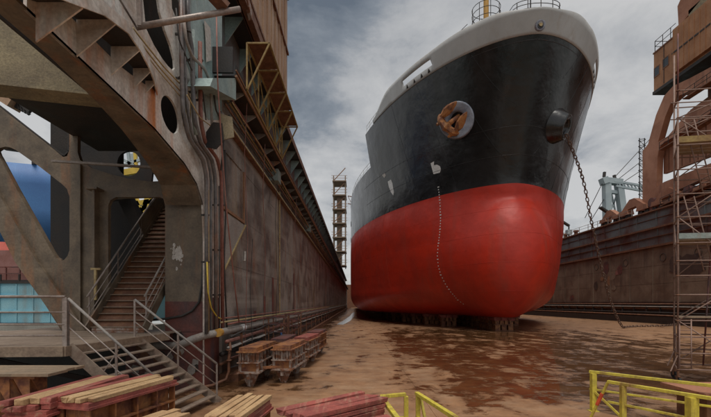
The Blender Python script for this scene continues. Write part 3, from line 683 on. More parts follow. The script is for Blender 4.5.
# stepped foot with pipes
MB().box(RX-1.2, RX+.06, 12, 250, 0, 1.0).build('foot', M['dark_steel'], rw)
MB().box(RX-.7, RX+.06, 12, 250, 1.002, 2.0).box(RX-.9, RX+.06, 12, 250, 2.6, 2.72).build('foot_step', M['dark_steel'], rw)
for z, x, r, mm in ((1.2,-1.0,.12,'rust'),(1.6,-.9,.1,'dark_steel'),(2.2,-.6,.14,'rust'),(2.45,-.9,.08,'pipe_grey'),(2.85,-.7,.1,'rust')):
    MB().tube([(RX+x, 20, z), (RX+x, 245, z)], r).build('wall_pipe', M[mm], rw, smooth=True)
fb = mesh_of(MB().box(-.95,0,0,.12,0,2.6), 'pipe_support', M['dark_steel'])
for j in range(40): inst(fb, 'pipe_support', rw, (0, 25+j*2.7-60, .2))
for kq, (px, py, rx, rz, mm) in enumerate(((612,276,.9,.8,'deck_mud'),(609,281,.5,.9,'rust_light'),(617,273,.6,.4,'pink_rust'),(606,268,.9,1.2,'red_primer'),(620,270,.7,.8,'red_primer'),(572,298,.8,.6,'red_primer'),(690,265,3.2,1.5,'wall_stain'),(676,262,1.3,1.1,'wall_stain'),(681,270,2.0,.5,'wall_stain'),(614,288,.6,.5,'deck_mud'),(602,279,.5,.4,'rust_light'),(596,286,.6,.9,'wall_stain'))):
    q = Q(px, py, RX-.02); pts = [(RX-.03-.004*kq, q.y+rx*math.cos(t)*rr.uniform(.75,1.1), q.z+rz*math.sin(t)*rr.uniform(.75,1.1)) for t in [2*math.pi*i/22 for i in range(22)]]
    MB().slab(pts, (.003,0,0)).build('paint_patch', M[mm], rw)
for (y) in (58, 66, 74, 52):                                   # stencilled rings on the plating
    MB().ring((RX-.03, y, 9.6), (1,0,0), .55, .04, 20, 4).build('ring_mark', M['dark_steel'], rw)
rt = mesh_of(MB().tube([(0,0,0),(0,0,1.1)], .05, 6).tube([(0,0,1.1),(0,3,1.1)], .035, 6).tube([(0,0,.6),(0,3,.6)], .03, 6), 'railing', M['rail_steel'])
for j in range(22): inst(rt, 'railing', rw, (-.4, 64+j*3-60, 16.8))
for y, lab in ((72.5, 'mast floodlight on the right wall top nearest the crane'), (85.5, 'mast floodlight on the right wall top, close to the red bow')):
    t = thing('floodlight', lab, 'floodlight', (RX+1, y, 16.8), group='floodlights on the right wall')
    MB().tube([(RX+1,y,16.8),(RX+1,y,19.4)], .14).build('mast', M['dark_steel'], t); MB().box(RX+.5,RX+1.5,y-.5,y+.5,17.6,18.6).build('box', M['crane_grey'], t)
    MB().bar((RX+1,y,19.5),(RX-.4,y-.2,20.3),.7,.3).build('lamp_head', M['dark_steel'], t)
for k, (y, lab) in enumerate(((82,'squat rusty bollard on the right wall top, first from the crane'), (86,'squat rusty bollard on the right wall top, second from the crane'), (104,'squat rusty bollard on the right wall top, near the ship bow'))):
    t = thing('bollard', lab, 'bollard', (RX+.6, y, 16.8), group='bollards on the right wall')
    MB().tube([(RX+.6,y,16.8),(RX+.6,y,17.5),(RX+.6,y,17.6),(RX+.6,y,17.9)], [.35,.35,.55,.5], 12).build('drum', M['rust'], t); MB().box(RX+.1,RX+1.1,y-.5,y+.5,16.8,16.95).build('base', M['rust'], t)
# ================================================================== SHIP
XC = 16.0; KZ = 1.5; WZ = 15.0; FZ = 26.55
def sm(t): t = max(0, min(1, t)); return t*t*(3-2*t)
def ys_main(z):
    if z >= WZ: return 40-5.8*((z-15)/13)**1.25
    if z >= 5: return 40+2.4*((15-z)/10)**1.3
    return 42.4+ (1-math.sqrt(max(0, 1-((5-z)/3.8)**2)))*9
def bulb_s(z): return math.sqrt(max(0, 1-((z-8)/6.75)**2))
def ys(z):
    y = ys_main(z)
    if z < 14.7: y = min(y, 38.3+(1-bulb_s(z))*4.2)
    return y
def hb(y, z):
    y0 = ys_main(z)
    if z >= WZ: t = (z-15)/13; m = 1.6+.17*min(1, t*1.1); Lh_ = 40; B = 16.9
    else:
        t = min(1, (WZ-z)/5); m = 1.6-.25*t; Lh_ = 40-2*t; B = 16.9
        if z < 4.5: B = 16.9-2.8*(1-math.sqrt(max(0, 1-((4.5-z)/3.0)**2)))
    a = (y-y0)/Lh_
    h = 0 if a <= 0 else (B if a >= 1 else B*(1-(1-a)**2)**(1/m))
    if z < 14.7:
        s = bulb_s(z); yt = 38.3+(1-s)*4.2; lb = 12.0; b = (y-yt)/lb
        wb = 6.6*s**.68
        bb = 0 if b <= 0 else wb*math.sqrt(1-(1-min(b, 1))**2)
        h = (h**3.2+bb**3.2)**(1/3.2)
        h = min(h, B)
    return h
ship = thing('cargo_ship', 'huge cargo ship bow, black above and red below, standing in the dry dock', 'ship', (XC, 60, 0))
def loft(zs, yend, n=64, ystart=None):
    vs = []; W = 2*n+1
    for z in zs:
        y0 = ys(z)
        for i in range(-n, n+1):
            s = abs(i)/n; y = y0+(yend-y0)*s**2.6
            h = hb(y, z) if i else 0
            vs.append((XC+(1 if i > 0 else -1)*h, y, z))
    fs = [(r*W+i, r*W+i+1, (r+1)*W+i+1, (r+1)*W+i) for r in range(len(zs)-1) for i in range(W-1)]
    return vs, fs, W
def lin(a, b, n): return [a+(b-a)*i/n for i in range(n+1)]
vs, fs, W = loft([1.5,1.53,1.6,1.75,1.95,2.2]+lin(2.5, 15, 44), 230, 80)
n = (W-1)//2
fs += [(n-i, n-i-1, n+i+1, n+i) if i else (n, n-1, n+1) for i in range(n)]
MB().add(vs, fs).build('underwater_hull', M['hull_red'], ship, smooth=True)
vs, fs, W = loft(lin(15.0, 22, 24), 230, 80); MB().add(vs, fs).build('topside_hull', M['hull_black'], ship, smooth=True)
FE = 56.0
vs, fs, W = loft(lin(22.0, FZ, 16), FE, 60); MB().add(vs, fs).build('forecastle_hull', M['hull_black'], ship, smooth=True)
# decks
def outline(z, yend, n=50, inset=0):
    y0 = ys(z); r = []
    for i in range(-n, n+1):
        y = y0+(yend-y0)*(abs(i)/n)**2.4; r.append((XC+(1 if i > 0 else -1)*max(0, hb(y, z)-inset), y+ (inset if i==0 else 0), z))
    return r
MB().slab(outline(FZ-.3, FE, inset=.05), (0,0,-.1)).build('forecastle_deck', M['dark_steel'], ship)
MB().slab([(XC-hb(FE-.1,21.9)+.1, FE-.1, 21.8), (XC+hb(FE-.1,21.9)-.1, FE-.1, 21.8), (XC+hb(FE-.1,FZ)-.1, FE-.1, FZ-.02), (XC-hb(FE-.1,FZ)+.1, FE-.1, FZ-.02)], (0,.08,0)).build('forecastle_bulkhead', M['bulwark_grey'], ship)
MB().slab([(XC-hb(y,21.9)+.05, y, 21.85) for y in (230,90,80,74,70,66,62,59,56)]+[(XC+hb(y,21.9)-.05, y, 21.85) for y in (56,59,62,66,70,74,80,90,230)], (0,0,-.1)).build('main_deck', M['dark_steel'], ship)
MB().box(XC-12, XC+12, 190, 225, 21.9, 40).build('superstructure', M['bulwark_grey'], ship)
# bulwark with mooring slots
def topz(y): 
    a = y-34
    return 28.0+.5*sm(a/2.6)-.15*sm((a-3)/4)+.12*sm((1.3-abs(a))/.5)
zs = [0, .32, .62, 1.18, 1.5, 1.0e9]
BE = 52.5
vs = []; fs = []
nb = 90; Wb = 2*nb+1; ycols = []
y0 = ys(FZ)
for i in range(-nb, nb+1): ycols.append(y0+(BE-y0)*(abs(i)/nb)**2.0)
for r in range(6):
    for i in range(-nb, nb+1):
        y = ycols[i+nb]; tz = topz(y)-FZ
        if y > 47: tz *= 1-.75*sm((y-47)/5.5)
        z = FZ+(min([0, .22, .62, 1.22, 1.5, 9][r], tz) if r < 5 else tz)
        if y > 47: z = FZ+tz*r/5
        yy = ys(z)+(y-y0) if abs(i) < nb*.35 else y
        vs.append((XC+(1 if i > 0 else -1)*(hb(yy, z) if i else 0), yy, z))
for r in range(5):
    for i in range(Wb-1):
        ym = (ycols[i]+ycols[i+1])/2
        if r == 2 and 40.6 < ym < 44.8: continue
        fs.append((r*Wb+i, r*Wb+i+1, (r+1)*Wb+i+1, (r+1)*Wb+i))
bw = MB().add(vs, fs).build('bulwark', M['bulwark_grey'], ship, smooth=True)
so = bw.modifiers.new('thick', 'SOLIDIFY'); so.thickness = .14; so.offset = 0
def hull_xyz(side, y, z, off=0):
    h = hb(y, z); e = .05
    dy = (hb(y+e, z)-hb(y-e, z))/(2*e); dz = (hb(y, z+e)-hb(y, z-e))/(2*e)
    nrm = Vector((side, -dy*1.0, -dz)).normalized()
    return Vector((XC+side*h, y, z))+nrm*off, nrm
# raised weld seams, following the plating
for z in (17.6, 20.0, 22.6, 24.8):
    pts = []
    for i in range(-46, 47):
        y = ys(z)+.02+(60-ys(z))*(abs(i)/46)**2.2; y = min(y, 60 if z < 22 else 55.9)
        pts.append(hull_xyz(-1 if i < 0 else 1, y, z, .004)[0] if i else Vector((XC, ys(z)-.004, z)))
    MB().tube(pts, .022, 5).build('weld_seam', M['hull_black'], ship, smooth=True)
for z in (4.2, 7.0, 9.8, 12.4):
    pts = []
    for i in range(-46, 47):
        y = ys(z)+.02+(70-ys(z))*(abs(i)/46)**2.2
        pts.append(hull_xyz(-1 if i < 0 else 1, y, z, .002)[0] if i else Vector((XC, ys(z)-.002, z)))
    MB().tube(pts, .010, 5).build('weld_seam', M['hull_red'], ship, smooth=True)
for y in (44.5, 54.5, 68):
    for sd_ in (-1, 1):
        pts = [hull_xyz(sd_, y, z, .002)[0] for z in lin(2.4, 14.9, 20)]
        MB().tube(pts, .008, 5).build('weld_seam', M['hull_red'], ship, smooth=True)
for y in (37.6, 39.6, 43, 47.5):
    for sd_ in (-1, 1):
        pts = [hull_xyz(sd_, y, z, .004)[0] for z in lin(max(15.2, 15+ max(0, (40.2-y))*2.6), 26.4, 16) if ys(z) < y-.1]
        if len(pts) > 2: MB().tube(pts, .016, 5).build('weld_seam', M['hull_black'], ship, smooth=True)
# rollers in the slot
for sd_ in (-1, 1):
    for y in (41.2, 42.1, 43.1, 44.2):
        p = hull_xyz(sd_, y, 26.8)[0]; MB().tube([(p.x-sd_*.1, y, 26.7), (p.x-sd_*.1, y, 27.1), (p.x-sd_*.1,y,27.25)], [.22,.24,.1], 10).build('roller', M['dark_steel'], ship, smooth=True)
# rails aft of the bulwark and along the main deck
def side_rail(ya, yb, zb, side, step):
    top = []; mid = []; y = ya; mb = MB()
    while y <= yb:
        p = hull_xyz(side, y, zb)[0]; p.x -= side*.2
        mb.tube([p, p+Vector((0,0,1.1))], .03, 5); top.append(p+Vector((0,0,1.1))); mid.append(p+Vector((0,0,.6))); y += step
    mb.tube(top, .03, 5); mb.tube(mid, .022, 5); return mb.build('railing', M['white_paint'], ship)
for s_ in (-1, 1): side_rail(50.0, 56, FZ+.1, s_, 1.5); side_rail(56.2, 120, 21.9, s_, 2.0)
for z, y in ((22, 76), (18.5, 76), (15.6, 77)): MB().tube([(XC-16.5, y, z-.5), (XC-16.9, y, z-.5)], .5, 12).build('fender', M['rubber'], ship)
# bow rail platform, fairlead
mb = MB(); pts = []
for i in range(13):
    t = math.pi*(i/12); p = Vector((XC-2.15*math.cos(t), 36.0-1.5*math.sin(t)**.6, 28.12)); pts.append(p)
for i, p in enumerate(pts):
    if i % 2 == 0: mb.tube([p, p+Vector((0,0,1.15))], .035, 6)
for dz in (1.15, .78, .4): mb.tube([p+Vector((0,0,dz)) for p in pts], .028, 6)
mb.build('bow_railing', M['dark_steel'], ship)
MB().tube([(XC-.6,35.2,28.3),(XC-.6,35.2,32)], .06, 8).build('jack_staff', M['dark_steel'], ship)
fz = 27.1; yf = ys(fz)
MB().ring((XC, yf-.02, fz), (0,1,.35), .34, .13, 24, 10).build('fairlead', M['pocket_paint'], ship, smooth=True)
MB().tube([(XC, yf-.10, fz), (XC, yf+.12, fz)], .31, 20).build('fairlead_throat', M['rubber'], ship)
MB().tube([(XC+.02, yf-.16, fz-.02), (XC+.02, yf-.11, fz-.02)], .15, 12).build('fairlead_plug', M['conduit'], ship)
# anchors
def pocket(side):
    y, z = (40.75, 21.6) if side < 0 else (39.9, 20.6)
    c, nr = hull_xyz(side, y, z)
    ax = (nr+Vector((side*.55,-.25,-.2))).normalized() if side > 0 else (nr+Vector((.15,-.5,-.1))).normalized()
    u_ = ax.cross(Vector((0,0,1))).normalized(); v_ = u_.cross(ax).normalized()
    vs = []; fs = []; K = 32
    prof = [(1.7,-.6,1),(1.62,.45,1),(1.6,.6,1),(1.55,.68,1),(1.48,.68,1),(.95,.5,1),(.85,.47,1),(.78,.38,1),(.66,-.4,1)] if side < 0 else [(2.1,-1.6,1),(1.65,0,1),(1.2,.85,1),(1.17,.93,1),(1.1,.96,1),(.75,.9,1),(.68,.84,1),(.62,.7,1),(.5,0,1)]
    for r, h, _ in prof:
        for k in range(K):
            t = 2*math.pi*k/K; vs.append(c+u_*(r*math.cos(t)*(1.08 if side < 0 else 1.0))+v_*(r*math.sin(t)*(1.08 if side < 0 else 1.0))+ax*h)
    for i in range(len(prof)-1):
        for k in range(K): fs.append((i*K+k, i*K+(k+1)%K, (i+1)*K+(k+1)%K, (i+1)*K+k))
    fs.append(tuple(range((len(prof)-1)*K, len(prof)*K)))
    o = MB().add(vs, fs).build('anchor_pocket', M['pocket_paint'] if side < 0 else M['hull_black'], ship, smooth=True, label='round painted anchor bolster holding the anchor' if side < 0 else 'bare black anchor bolster with the chain running out')
    return c, ax, u_, v_
c, ax, u_, v_ = pocket(-1)
an = thing('anchor', 'rust orange stockless anchor housed in the left bow pocket', 'anchor', c+ax*.7)
def L3(a, b, d):
    ca, sa = math.cos(R(50)), math.sin(R(50)); a, b = 1.18*(a*ca-b*sa), 1.18*(a*sa+b*ca)
    return c+u_*(a+.3)+v_*(b+.05)+ax*(d-.1)
MB().tube([L3(-.05,.75,-.2), L3(-.02,.3,.35), L3(.0,-.4,1.15)], [.2,.2,.26], 10).build('shank', M['anchor_rust'], an, smooth=True)
def blob(mb, rings):                                   # rings of (centre, half width vector, half thickness vector)
    vs = []; fs = []; K = 7
    for c_, a_, b_ in rings:
        for k in range(K):
            t = 2*math.pi*k/K; vs.append(c_+a_*math.cos(t)+b_*math.sin(t))
    for i in range(len(rings)-1):
        for k in range(K): fs.append((i*K+k, i*K+(k+1)%K, (i+1)*K+(k+1)%K, (i+1)*K+k))
    fs += [tuple(range(K)), tuple(range((len(rings)-1)*K, len(rings)*K))]
    return mb.add(vs, fs)
blob(MB(), [(L3(-1.18,-.5,1.0), (L3(0,.16,0)-L3(0,0,0)), ax*.16), (L3(-.85,-.62,1.1), (L3(0,.34,0)-L3(0,0,0)), ax*.36), (L3(-.3,-.72,1.2), (L3(0,.3,0)-L3(0,0,0)), ax*.42), (L3(0,-.7,1.25), (L3(0,.42,0)-L3(0,0,0)), ax*.5),
    (L3(.3,-.72,1.2), (L3(0,.3,0)-L3(0,0,0)), ax*.42), (L3(.85,-.62,1.1), (L3(0,.34,0)-L3(0,0,0)), ax*.36), (L3(1.18,-.5,1.0), (L3(0,.16,0)-L3(0,0,0)), ax*.16)]).build('crown', M['anchor_rust'], an)
for s_ in (-1, 1):
    wx = L3(1,0,0)-L3(0,0,0)
    blob(MB(), [(L3(s_*.86,-.75,1.0), wx*.26, ax*.2), (L3(s_*.84,-.3,1.25), wx*.24, ax*.24), (L3(s_*.78,.15,1.5), wx*.4, ax*.2), (L3(s_*.72,.55,1.72), wx*.36, ax*.14), (L3(s_*.64,.98,1.9), wx*.2, ax*.09), (L3(s_*.6,1.22,1.98), wx*.05, ax*.04)]).build('fluke', M['anchor_rust'], an)
    MB().tube([L3(s_*.72,-.95,.95), L3(s_*.72,-1.12,1.3)], [.2,.12], 8).build('lug', M['anchor_rust'], an)
an.rotation_euler = (0,0,0)
for ob_ in children(an): pass
c2, ax2, u2, v2 = pocket(1)
# chain from the right hawse to the dock floor
chn = thing('anchor_chain', 'rusty anchor chain hanging from the right bow to the dock floor', 'chain', (32, 47, 0))
link = MB(); K = 14; vs = []; fs = []
for i in range(K):
    t = 2*math.pi*i/K; cc = Vector((.13*math.cos(t), 0, .15*math.sin(t)+(.1 if math.sin(t) > 0 else -.1))); nn = Vector((math.cos(t), 0, math.sin(t)))
    for j in range(5):
        q = 2*math.pi*j/5; vs.append(cc+nn*.052*math.cos(q)+Vector((0,.052*math.sin(q),0))); fs.append((i*5+j, i*5+(j+1)%5, ((i+1)%K)*5+(j+1)%5, ((i+1)%K)*5+j))
link.add(vs, fs); lm = mesh_of(link, 'link', M['chain_rust'], True)
start = c2+ax2*1.0-v2*.5
B0 = Vector((31.9, 47.6, .08)); path = []; A0 = start
kp = [(A0-Vector((0,0,0)), 0)]
def cat(p0,p1,p2,p3,t): return .5*((2*p1)+(p2-p0)*t+(2*p0-5*p1+4*p2-p3)*t*t+(3*p1-p0-3*p2+p3)*t*t*t)
ctl = [A0, P(582.5,178,41.8), P(591.5,222,43.6), P(601,265,45.2), P(611.5,303,46.6), B0]
ext = [2*ctl[0]-ctl[1]]+ctl+[B0+Vector((3,1.5,0))]
for i in range(len(ctl)-1):
    for j in range(80):
        p = cat(ext[i], ext[i+1], ext[i+2], ext[i+3], j/80); p.z = max(p.z, .08); path.append(p)
Cc = Vector((43.3, 53.6, .1))
for i in range(1, 201):
    t = i/200; p = B0.lerp(Cc, t); p.y += .5*math.sin(t*7); path.append(p)
acc = 0; last = path[0]; flip = 0
for p, q in zip(path[:-1], path[1:]):
    acc += (q-p).length
    if acc > .385:
        acc = 0; d = (q-p).normalized()
        rot = d.to_track_quat('Z', 'Y').to_matrix().to_4x4() @ Matrix.Rotation(flip*math.pi/2, 4, 'Z')
        o = bpy.data.objects.new('link', lm); COL.objects.link(o); o.parent = chn; o.matrix_basis = Matrix.Translation(q-Vector((32,47,0))) @ rot; flip ^= 1
# white paint marks on the bow
def solve(px, py, side=-1):
    a = (px-CX)/F; b = (HY-py)/F; best = None; Y = 34.0
    while Y < 70:
        z = EYE+b*Y; x = a*Y
        if z < 28 and Y > ys(z):
            d = side*(x-XC)-hb(Y, z)
            if best is not None and (d < 0) != (best < 0): return Y, z
            best = d
        elif z < 28: best = 1
        Y += .03
    return 45, EYE+b*45
def decal(name, pix, mm='white_paint', off=.012):
    vs = []
    for x, y in pix:
        Y, z = solve(x, y); vs.append(hull_xyz(-1, Y, z, off)[0])
    nrm = (vs[1]-vs[0]).cross(vs[2]-vs[0]).normalized()
    return MB().slab(vs, -nrm*.006 if nrm.y < 0 else nrm*.006).build(name, M[mm], ship)
decal('bow_mark', [(430.8,163.2),(434.2,161.4),(434.2,165.2),(437.3,164.6),(440.3,166.2),(441.2,169.5),(440,172.6),(433.6,174.2)])
decal('thruster_mark', [(388,181.5),(391,179.5),(392.5,183),(394,192),(393.4,195.5),(391,192),(389,187)])
decal('thruster_mark', [(382.2,175),(384.8,173),(386,175.5),(384.2,178)]).data.materials[0] = M['peel']
decal('bow_mark', [(421,299.4),(427,299),(427,300.6),(421,301)]) if False else None
path_px = [(438.5,187),(440,200),(440.8,218),(440,232),(438.3,246),(437.5,256),(438.5,266),(441,275),(445.5,284),(451,292),(458,300),(466,306)]
mb = MB()
cnt = 0
for a, b in zip(path_px[:-1], path_px[1:]):
    m_ = max(2, int(math.dist(a, b)/2.6))
    for k in range(m_):
        t = k/m_; x = a[0]+(b[0]-a[0])*t; y = a[1]+(b[1]-a[1])*t
        Y, z = solve(x, y); p, nr = hull_xyz(-1, Y, z, .012); tg = Vector((0,0,1)).cross(nr).normalized(); up = nr.cross(tg).normalized()
        o = len(mb.v)
        if cnt % 5 == 0: mb.slab([p-tg*.12-up*.05, p+tg*.12-up*.05, p+tg*.12+up*.05, p-tg*.12+up*.05], nr*.004)
        else: mb.slab([p-tg*.06-up*.06, p+tg*.06-up*.06, p+tg*.06+up*.06, p-tg*.06+up*.06], nr*.004)
        cnt += 1
mb.build('draught_marks', M['white_paint'], ship, kind='stuff')
# ochre fog bell / mast foot on the forecastle
vm = thing('deck_post', 'ochre round topped winch post with a cage rail on the forecastle', 'post', (12.9, 39.5, 26.5))
MB().tube([(12.9,39.5,26.4),(12.9,39.5,29.2),(12.9,39.5,29.5)], .45, 14).build('pedestal', M['ochre'], vm)
MB().tube([(12.9,39.5,29.3),(12.9,39.5,29.6),(12.9,39.5,30.1),(12.9,39.5,30.45),(12.9,39.5,30.6)], [.6,.85,.85,.55,.2], 16).build('dome', M['ochre'], vm, smooth=True)
MB().tube([(12.9,39.5,30.4),(12.9,39.5,33)], .25, 10).build('mast', M['ochre'], vm)
mb = MB()
for k in range(8):
    t = 2*math.pi*k/8; x, y = 12.9+1.35*math.cos(t), 39.5+1.35*math.sin(t); mb.tube([(x,y,29.9),(x,y,32.0)], .035, 5)
for z in (30.7,31.4,32.0): mb.ring((12.9,39.5,z), (0,0,1), 1.35, .03, 20, 5)
mb.build('cage_rail', M['dark_steel'], vm)
dv = thing('davit', 'small black davit bent over the bulwark on the left bow', 'davit', (9.1,40.5,28))
MB().tube([(9.0,40.9,27.0),(9.0,40.9,29.6),(9.3,40.8,29.75),(9.7,40.6,29.7)], .1, 8).build('arm', M['dark_steel'], dv, smooth=True)
MB().tube([(9.7,40.6,29.7),(11.2,40,30.9)], .03, 5).build('stay', M['dark_steel'], dv)
# keel blocks
kg = thing('keel_block', 'reddish keel block under the bow, first of the row', 'keel block', (XC,43.6,0), group='keel blocks under the ship')
for dx in (-.7,-.0,.7): lput(MB().box(dx-.26,dx+.26,-.6,.6,.06,.62).build('crib', M['crib_rust']), kg)
lput(MB().box(-1.1,1.1,-.65,.65,.62,.7).build('plate', M['rust']), kg)
for dx in (-.75,-.25,.25,.75): lput(MB().box(dx-.2,dx+.2,-.6,.6,.7,1.1).build('crib', M['crib_rust']), kg)
for dx in (-.75,0,.75): lput(MB().box(dx-.35,dx+.35,-.7,.7,1.1,1.48).build('timber', M['timber_red']), kg)
lput(MB().box(-1.0,1.0,-.62,.62,0,.06).build('base', M['rust']), kg)
for k in range(1, 18):
    copy_thing(kg, (XC, 43.6+k*2.2, 0), 0, 'keel block in the dark row under the ship, behind the front one')
kk = 0
for sd_, wd_ in ((-1,'left'), (1,'right')):
    for y in (52, 56, 60, 64, 70, 76, 84):
        x = XC+sd_*max(3.0, hb(y, 1.9)*.62)
        copy_thing(kg, (x, y, 0), 0, 'side block in the %s row under the dark flat of the ship bottom' % wd_)
# ================================================================== RIGHT CRANE on the dock wall (x = 45..)
CXR = 45.2
cr_ = thing('portal_crane', 'big rust orange portal crane with a ribbed cabin on the right dock wall', 'crane', (CXR+2, 55, 16.8))
def cq(pts, X=CXR): return [Q(x, y, X) for x, y in pts]
def cs(name, pts, mm, t=.8, X=CXR, holes=()): return MB().slab(cq(pts, X), (t,0,0), [cq(h, X) for h in holes]).build(name, M[mm], cr_)
# portal side frame: left column, arch and lower girder (one box-plate with openings), 0.9 m deep
cs('portal_frame', [(642.5,212),(642.5,151),(648,144),(656,115),(664,96),(673,86),(690,78),(720,62),(770,26),(770,90),(720,104),(711,112),(690,128),(664,142),(659,148),(657.5,157),(656.5,187),(664,182),(711,163),(770,136),(770,152),(711,176),(665,195),(653,212)], 'crane_rust', .9,
   holes=[[(668,136),(658,142),(665,117),(671,103),(680,95),(692,90),(720,78),(765,46),(765,76),(716,94),(711,99),(700,103),(688,112)]])
cs('body_panel', [(663.5,174),(663.5,143),(711,114),(770,76),(770,120),(711,156)], 'crane_rust', .5, CXR+1.2)
mb = MB()
for x in (669,675,682,690,698,706,716,728,742,758):
    y1 = 143-(x-664)*.617; y2 = 173-(x-665)*.385; a, b = Q(x, y1+1, CXR+1.14), Q(x, y2-1, CXR+1.14); 
    inst(mesh_of(MB().box(0,.08,0,.1,0,a.z-b.z), 'rib', M['rust']), 'panel_rib', cr_, (b.x-cr_.location.x, b.y-cr_.location.y, b.z-cr_.location.z))
cs('back_leg', [(690,110),(720,88),(770,50),(770,120),(711,150),(690,150)], 'crane_orange', .5, CXR+4)
MB().box(CXR+.9, CXR+6, 60.2, 61.2, 17.4, 20.0).build('end_girder', M['crane_rust'], cr_)
MB().box(CXR+5, CXR+6, 40, 57, 25, 34).build('far_frame', M['rust'], cr_)
# walkways along the girders
for (a, b) in (((662,150),(770,84)), ((663,206),(770,160)), ((686,99),(770,44))):
    p, q = Q(*a, CXR-.6), Q(*b, CXR-.6); mb = MB().bar(p, q, .9, .12); mb.build('walkway', M['rust'], cr_)
    mb = MB()
    for h in (.55, 1.1): mb.tube([p+Vector((-.4,0,h)), q+Vector((-.4,0,h))], .04, 5)
    nn = int((q-p).length/1.6)
    for k in range(nn+1): c_ = p.lerp(q, k/nn)+Vector((-.4,0,0)); mb.tube([c_, c_+Vector((0,0,1.1))], .04, 5)
    mb.build('walkway_rail', M['dark_steel'], cr_)
# cabin
cb0, cb1, cz0, cz1 = 40.0, 60.6, 35.0, 40.7
MB().box(CXR+.0, CXR+6, cb0, cb1, cz0, cz1).build('cabin', M['crane_orange'], cr_)
MB().box(CXR-.12, CXR+6.1, cb0-.1, cb1+.12, cz0-.45, cz0-.003).build('cabin_floor', M['dark_steel'], cr_)
MB().box(CXR-.1, CXR+6.1, cb0-.1, cb1+.1, cz1+.003, cz1+.2).build('cabin_roof', M['rust'], cr_)
MB().box(CXR-.5, CXR-.002, cb0, 56.4, cz0+.3, cz1+.8).build('machinery_casing', M['crane_orange'], cr_)
MB().box(CXR-.56, CXR-.502, cb0, 56.5, 38.1, 38.3).build('casing_seam', M['dark_steel'], cr_)
r2 = mesh_of(MB().box(-.07,0,0,.09,0,5.9), 'rib', M['crane_orange'])
for k in range(19): inst(r2, 'panel_rib', cr_, (-2-.502, 56.2-k*.86-55, 18.5+.0))
for (a, b) in (((654.4,67.5),(659.6,75)), ((663,57.5),(668.8,66.5))):
    p = Q(a[0], a[1], CXR); q = Q(b[0], b[1], CXR); ym, zm = (p.y+q.y)/2, (p.z+q.z)/2; hy = abs(p.y-q.y)/2*.92
    wf = MB().slab([(CXR-.06,ym-hy-.1,zm-.75),(CXR-.06,ym+hy+.1,zm-.75),(CXR-.06,ym+hy+.1,zm+.75),(CXR-.06,ym-hy-.1,zm+.75)], (.058,0,0),
        [[(CXR-.06,ym-hy,zm-.62),(CXR-.06,ym+hy,zm-.62),(CXR-.06,ym+hy,zm+.62),(CXR-.06,ym-hy,zm+.62)]]).build('window', M['rust'], cr_)
    MB().box(CXR-.03, CXR-.004, ym-hy, ym+hy, zm-.62, zm+.62).build('pane', M['glass_dark'], wf)
MB().box(CXR-.05, CXR-.003, 58.55, 58.65, cz0+.2, cz1).build('door_seam', M['dark_steel'], cr_)
mb = MB()
for y in (60.5, 59, 57.5): mb.tube([(CXR+.1,y,cz1+.2),(CXR+.1,y,cz1+1.9)], .05, 5)
for z in (1.1, 1.9): mb.tube([(CXR+.1,60.5,cz1+z),(CXR+.1,56.6,cz1+z)], .045, 5); mb.tube([(CXR+.1,60.5,cz1+z),(CXR+5,60.5,cz1+z)], .045, 5)
mb.build('roof_rail', M['dark_steel'], cr_)
# counterweight arm and lattice jib above the cabin
MB().slab([(CXR+1.0,y,z) for y, z in ((57.2,42.5),(57.4,45.6),(56.2,46.9),(50.5,46.9),(48,45.2))], (3.4,0,0)).build('counterweight', M['crane_rust'], cr_)
MB().box(CXR+1, CXR+4, 44, 55.5, 40.9, 43.6).build('winch_house', M['beige_plate'], cr_)
J0 = Vector((CXR+1.2, 55, 46.9)); J1 = Vector((CXR+1.4, 47, 66)); 
for dx in (0, 3):
    for dy in (0, -4.2):
        MB().bar(J0+Vector((dx,dy,0)), J1+Vector((dx,dy*.6,0)), .42).build('jib_chord', M['crane_rust'], cr_)
for k in range(7):
    t0, t1 = k/7, (k+1)/7
    for dx in (0, 3):
        a = J0.lerp(J1, t0)+Vector((dx,0,0)); b = J0.lerp(J1, t1)+Vector((dx,-4.2+1.7*t1,0)); MB().bar(a, b, .22).build('jib_lattice', M['crane_rust'], cr_)
MB().bar((CXR+1,50,46),(CXR+1,30,53), 1.4, 1.2).build('boom', M['crane_rust'], cr_)
MB().bar((CXR+1,52,47),(CXR+1,34,58), .5).bar((CXR+.9,49,45.6),(CXR+.9,36,49), .3).build('stay', M['rust'], cr_)
MB().box(CXR+.6, CXR+4.5, 30, 49, 41, 46.6).build('machine_house', M['crane_orange'], cr_)
# bogies
def bogie(y, z, s, lab):
    t = thing('crane_bogie', lab, 'crane bogie', (CXR, y, 16.8), group='bogies under the portal crane')
    MB().slab([(CXR-.5,y+a*s,z+b*s) for a, b in ((-2.2,0),(-2.2,.7),(-1.2,1.4),(-.3,2.0),(.6,2.0),(1.6,1.2),(2.2,.7),(2.2,0),(1.5,.1),(.8,.8),(-.6,.9),(-1.4,.1))], (.9,0,0)).build('equaliser', M['crane_rust'], t)
    for a in (-1.75, 1.75):
        MB().slab([(CXR-.6,y+a*s+c_*s,z+b*s) for c_, b in ((-1,.15),(-.8,.75),(.8,.75),(1,.15))], (1.1,0,0)).build('bogie_frame', M['crane_rust'], t)
        for c_ in (-.55, .55): MB().tube([(CXR-.35,y+(a+c_)*s,17.2),(CXR+.35,y+(a+c_)*s,17.2)], .38*s, 14).build('wheel', M['dark_steel'], t)
for y, s, lab in ((70.5,1.0,'rusty wheel bogie on the right wall rail, farthest left and outside the crane'), (64.6,1.25,'rusty arched wheel bogie just left of the crane leg on the wall top'), (57.5,1.1,'rusty wheel bogie under the crane girder, right of the leg'), (50,1.1,'rusty wheel bogie near the scaffold tower on the wall top')):
    bogie(y, 17.35, s, lab)
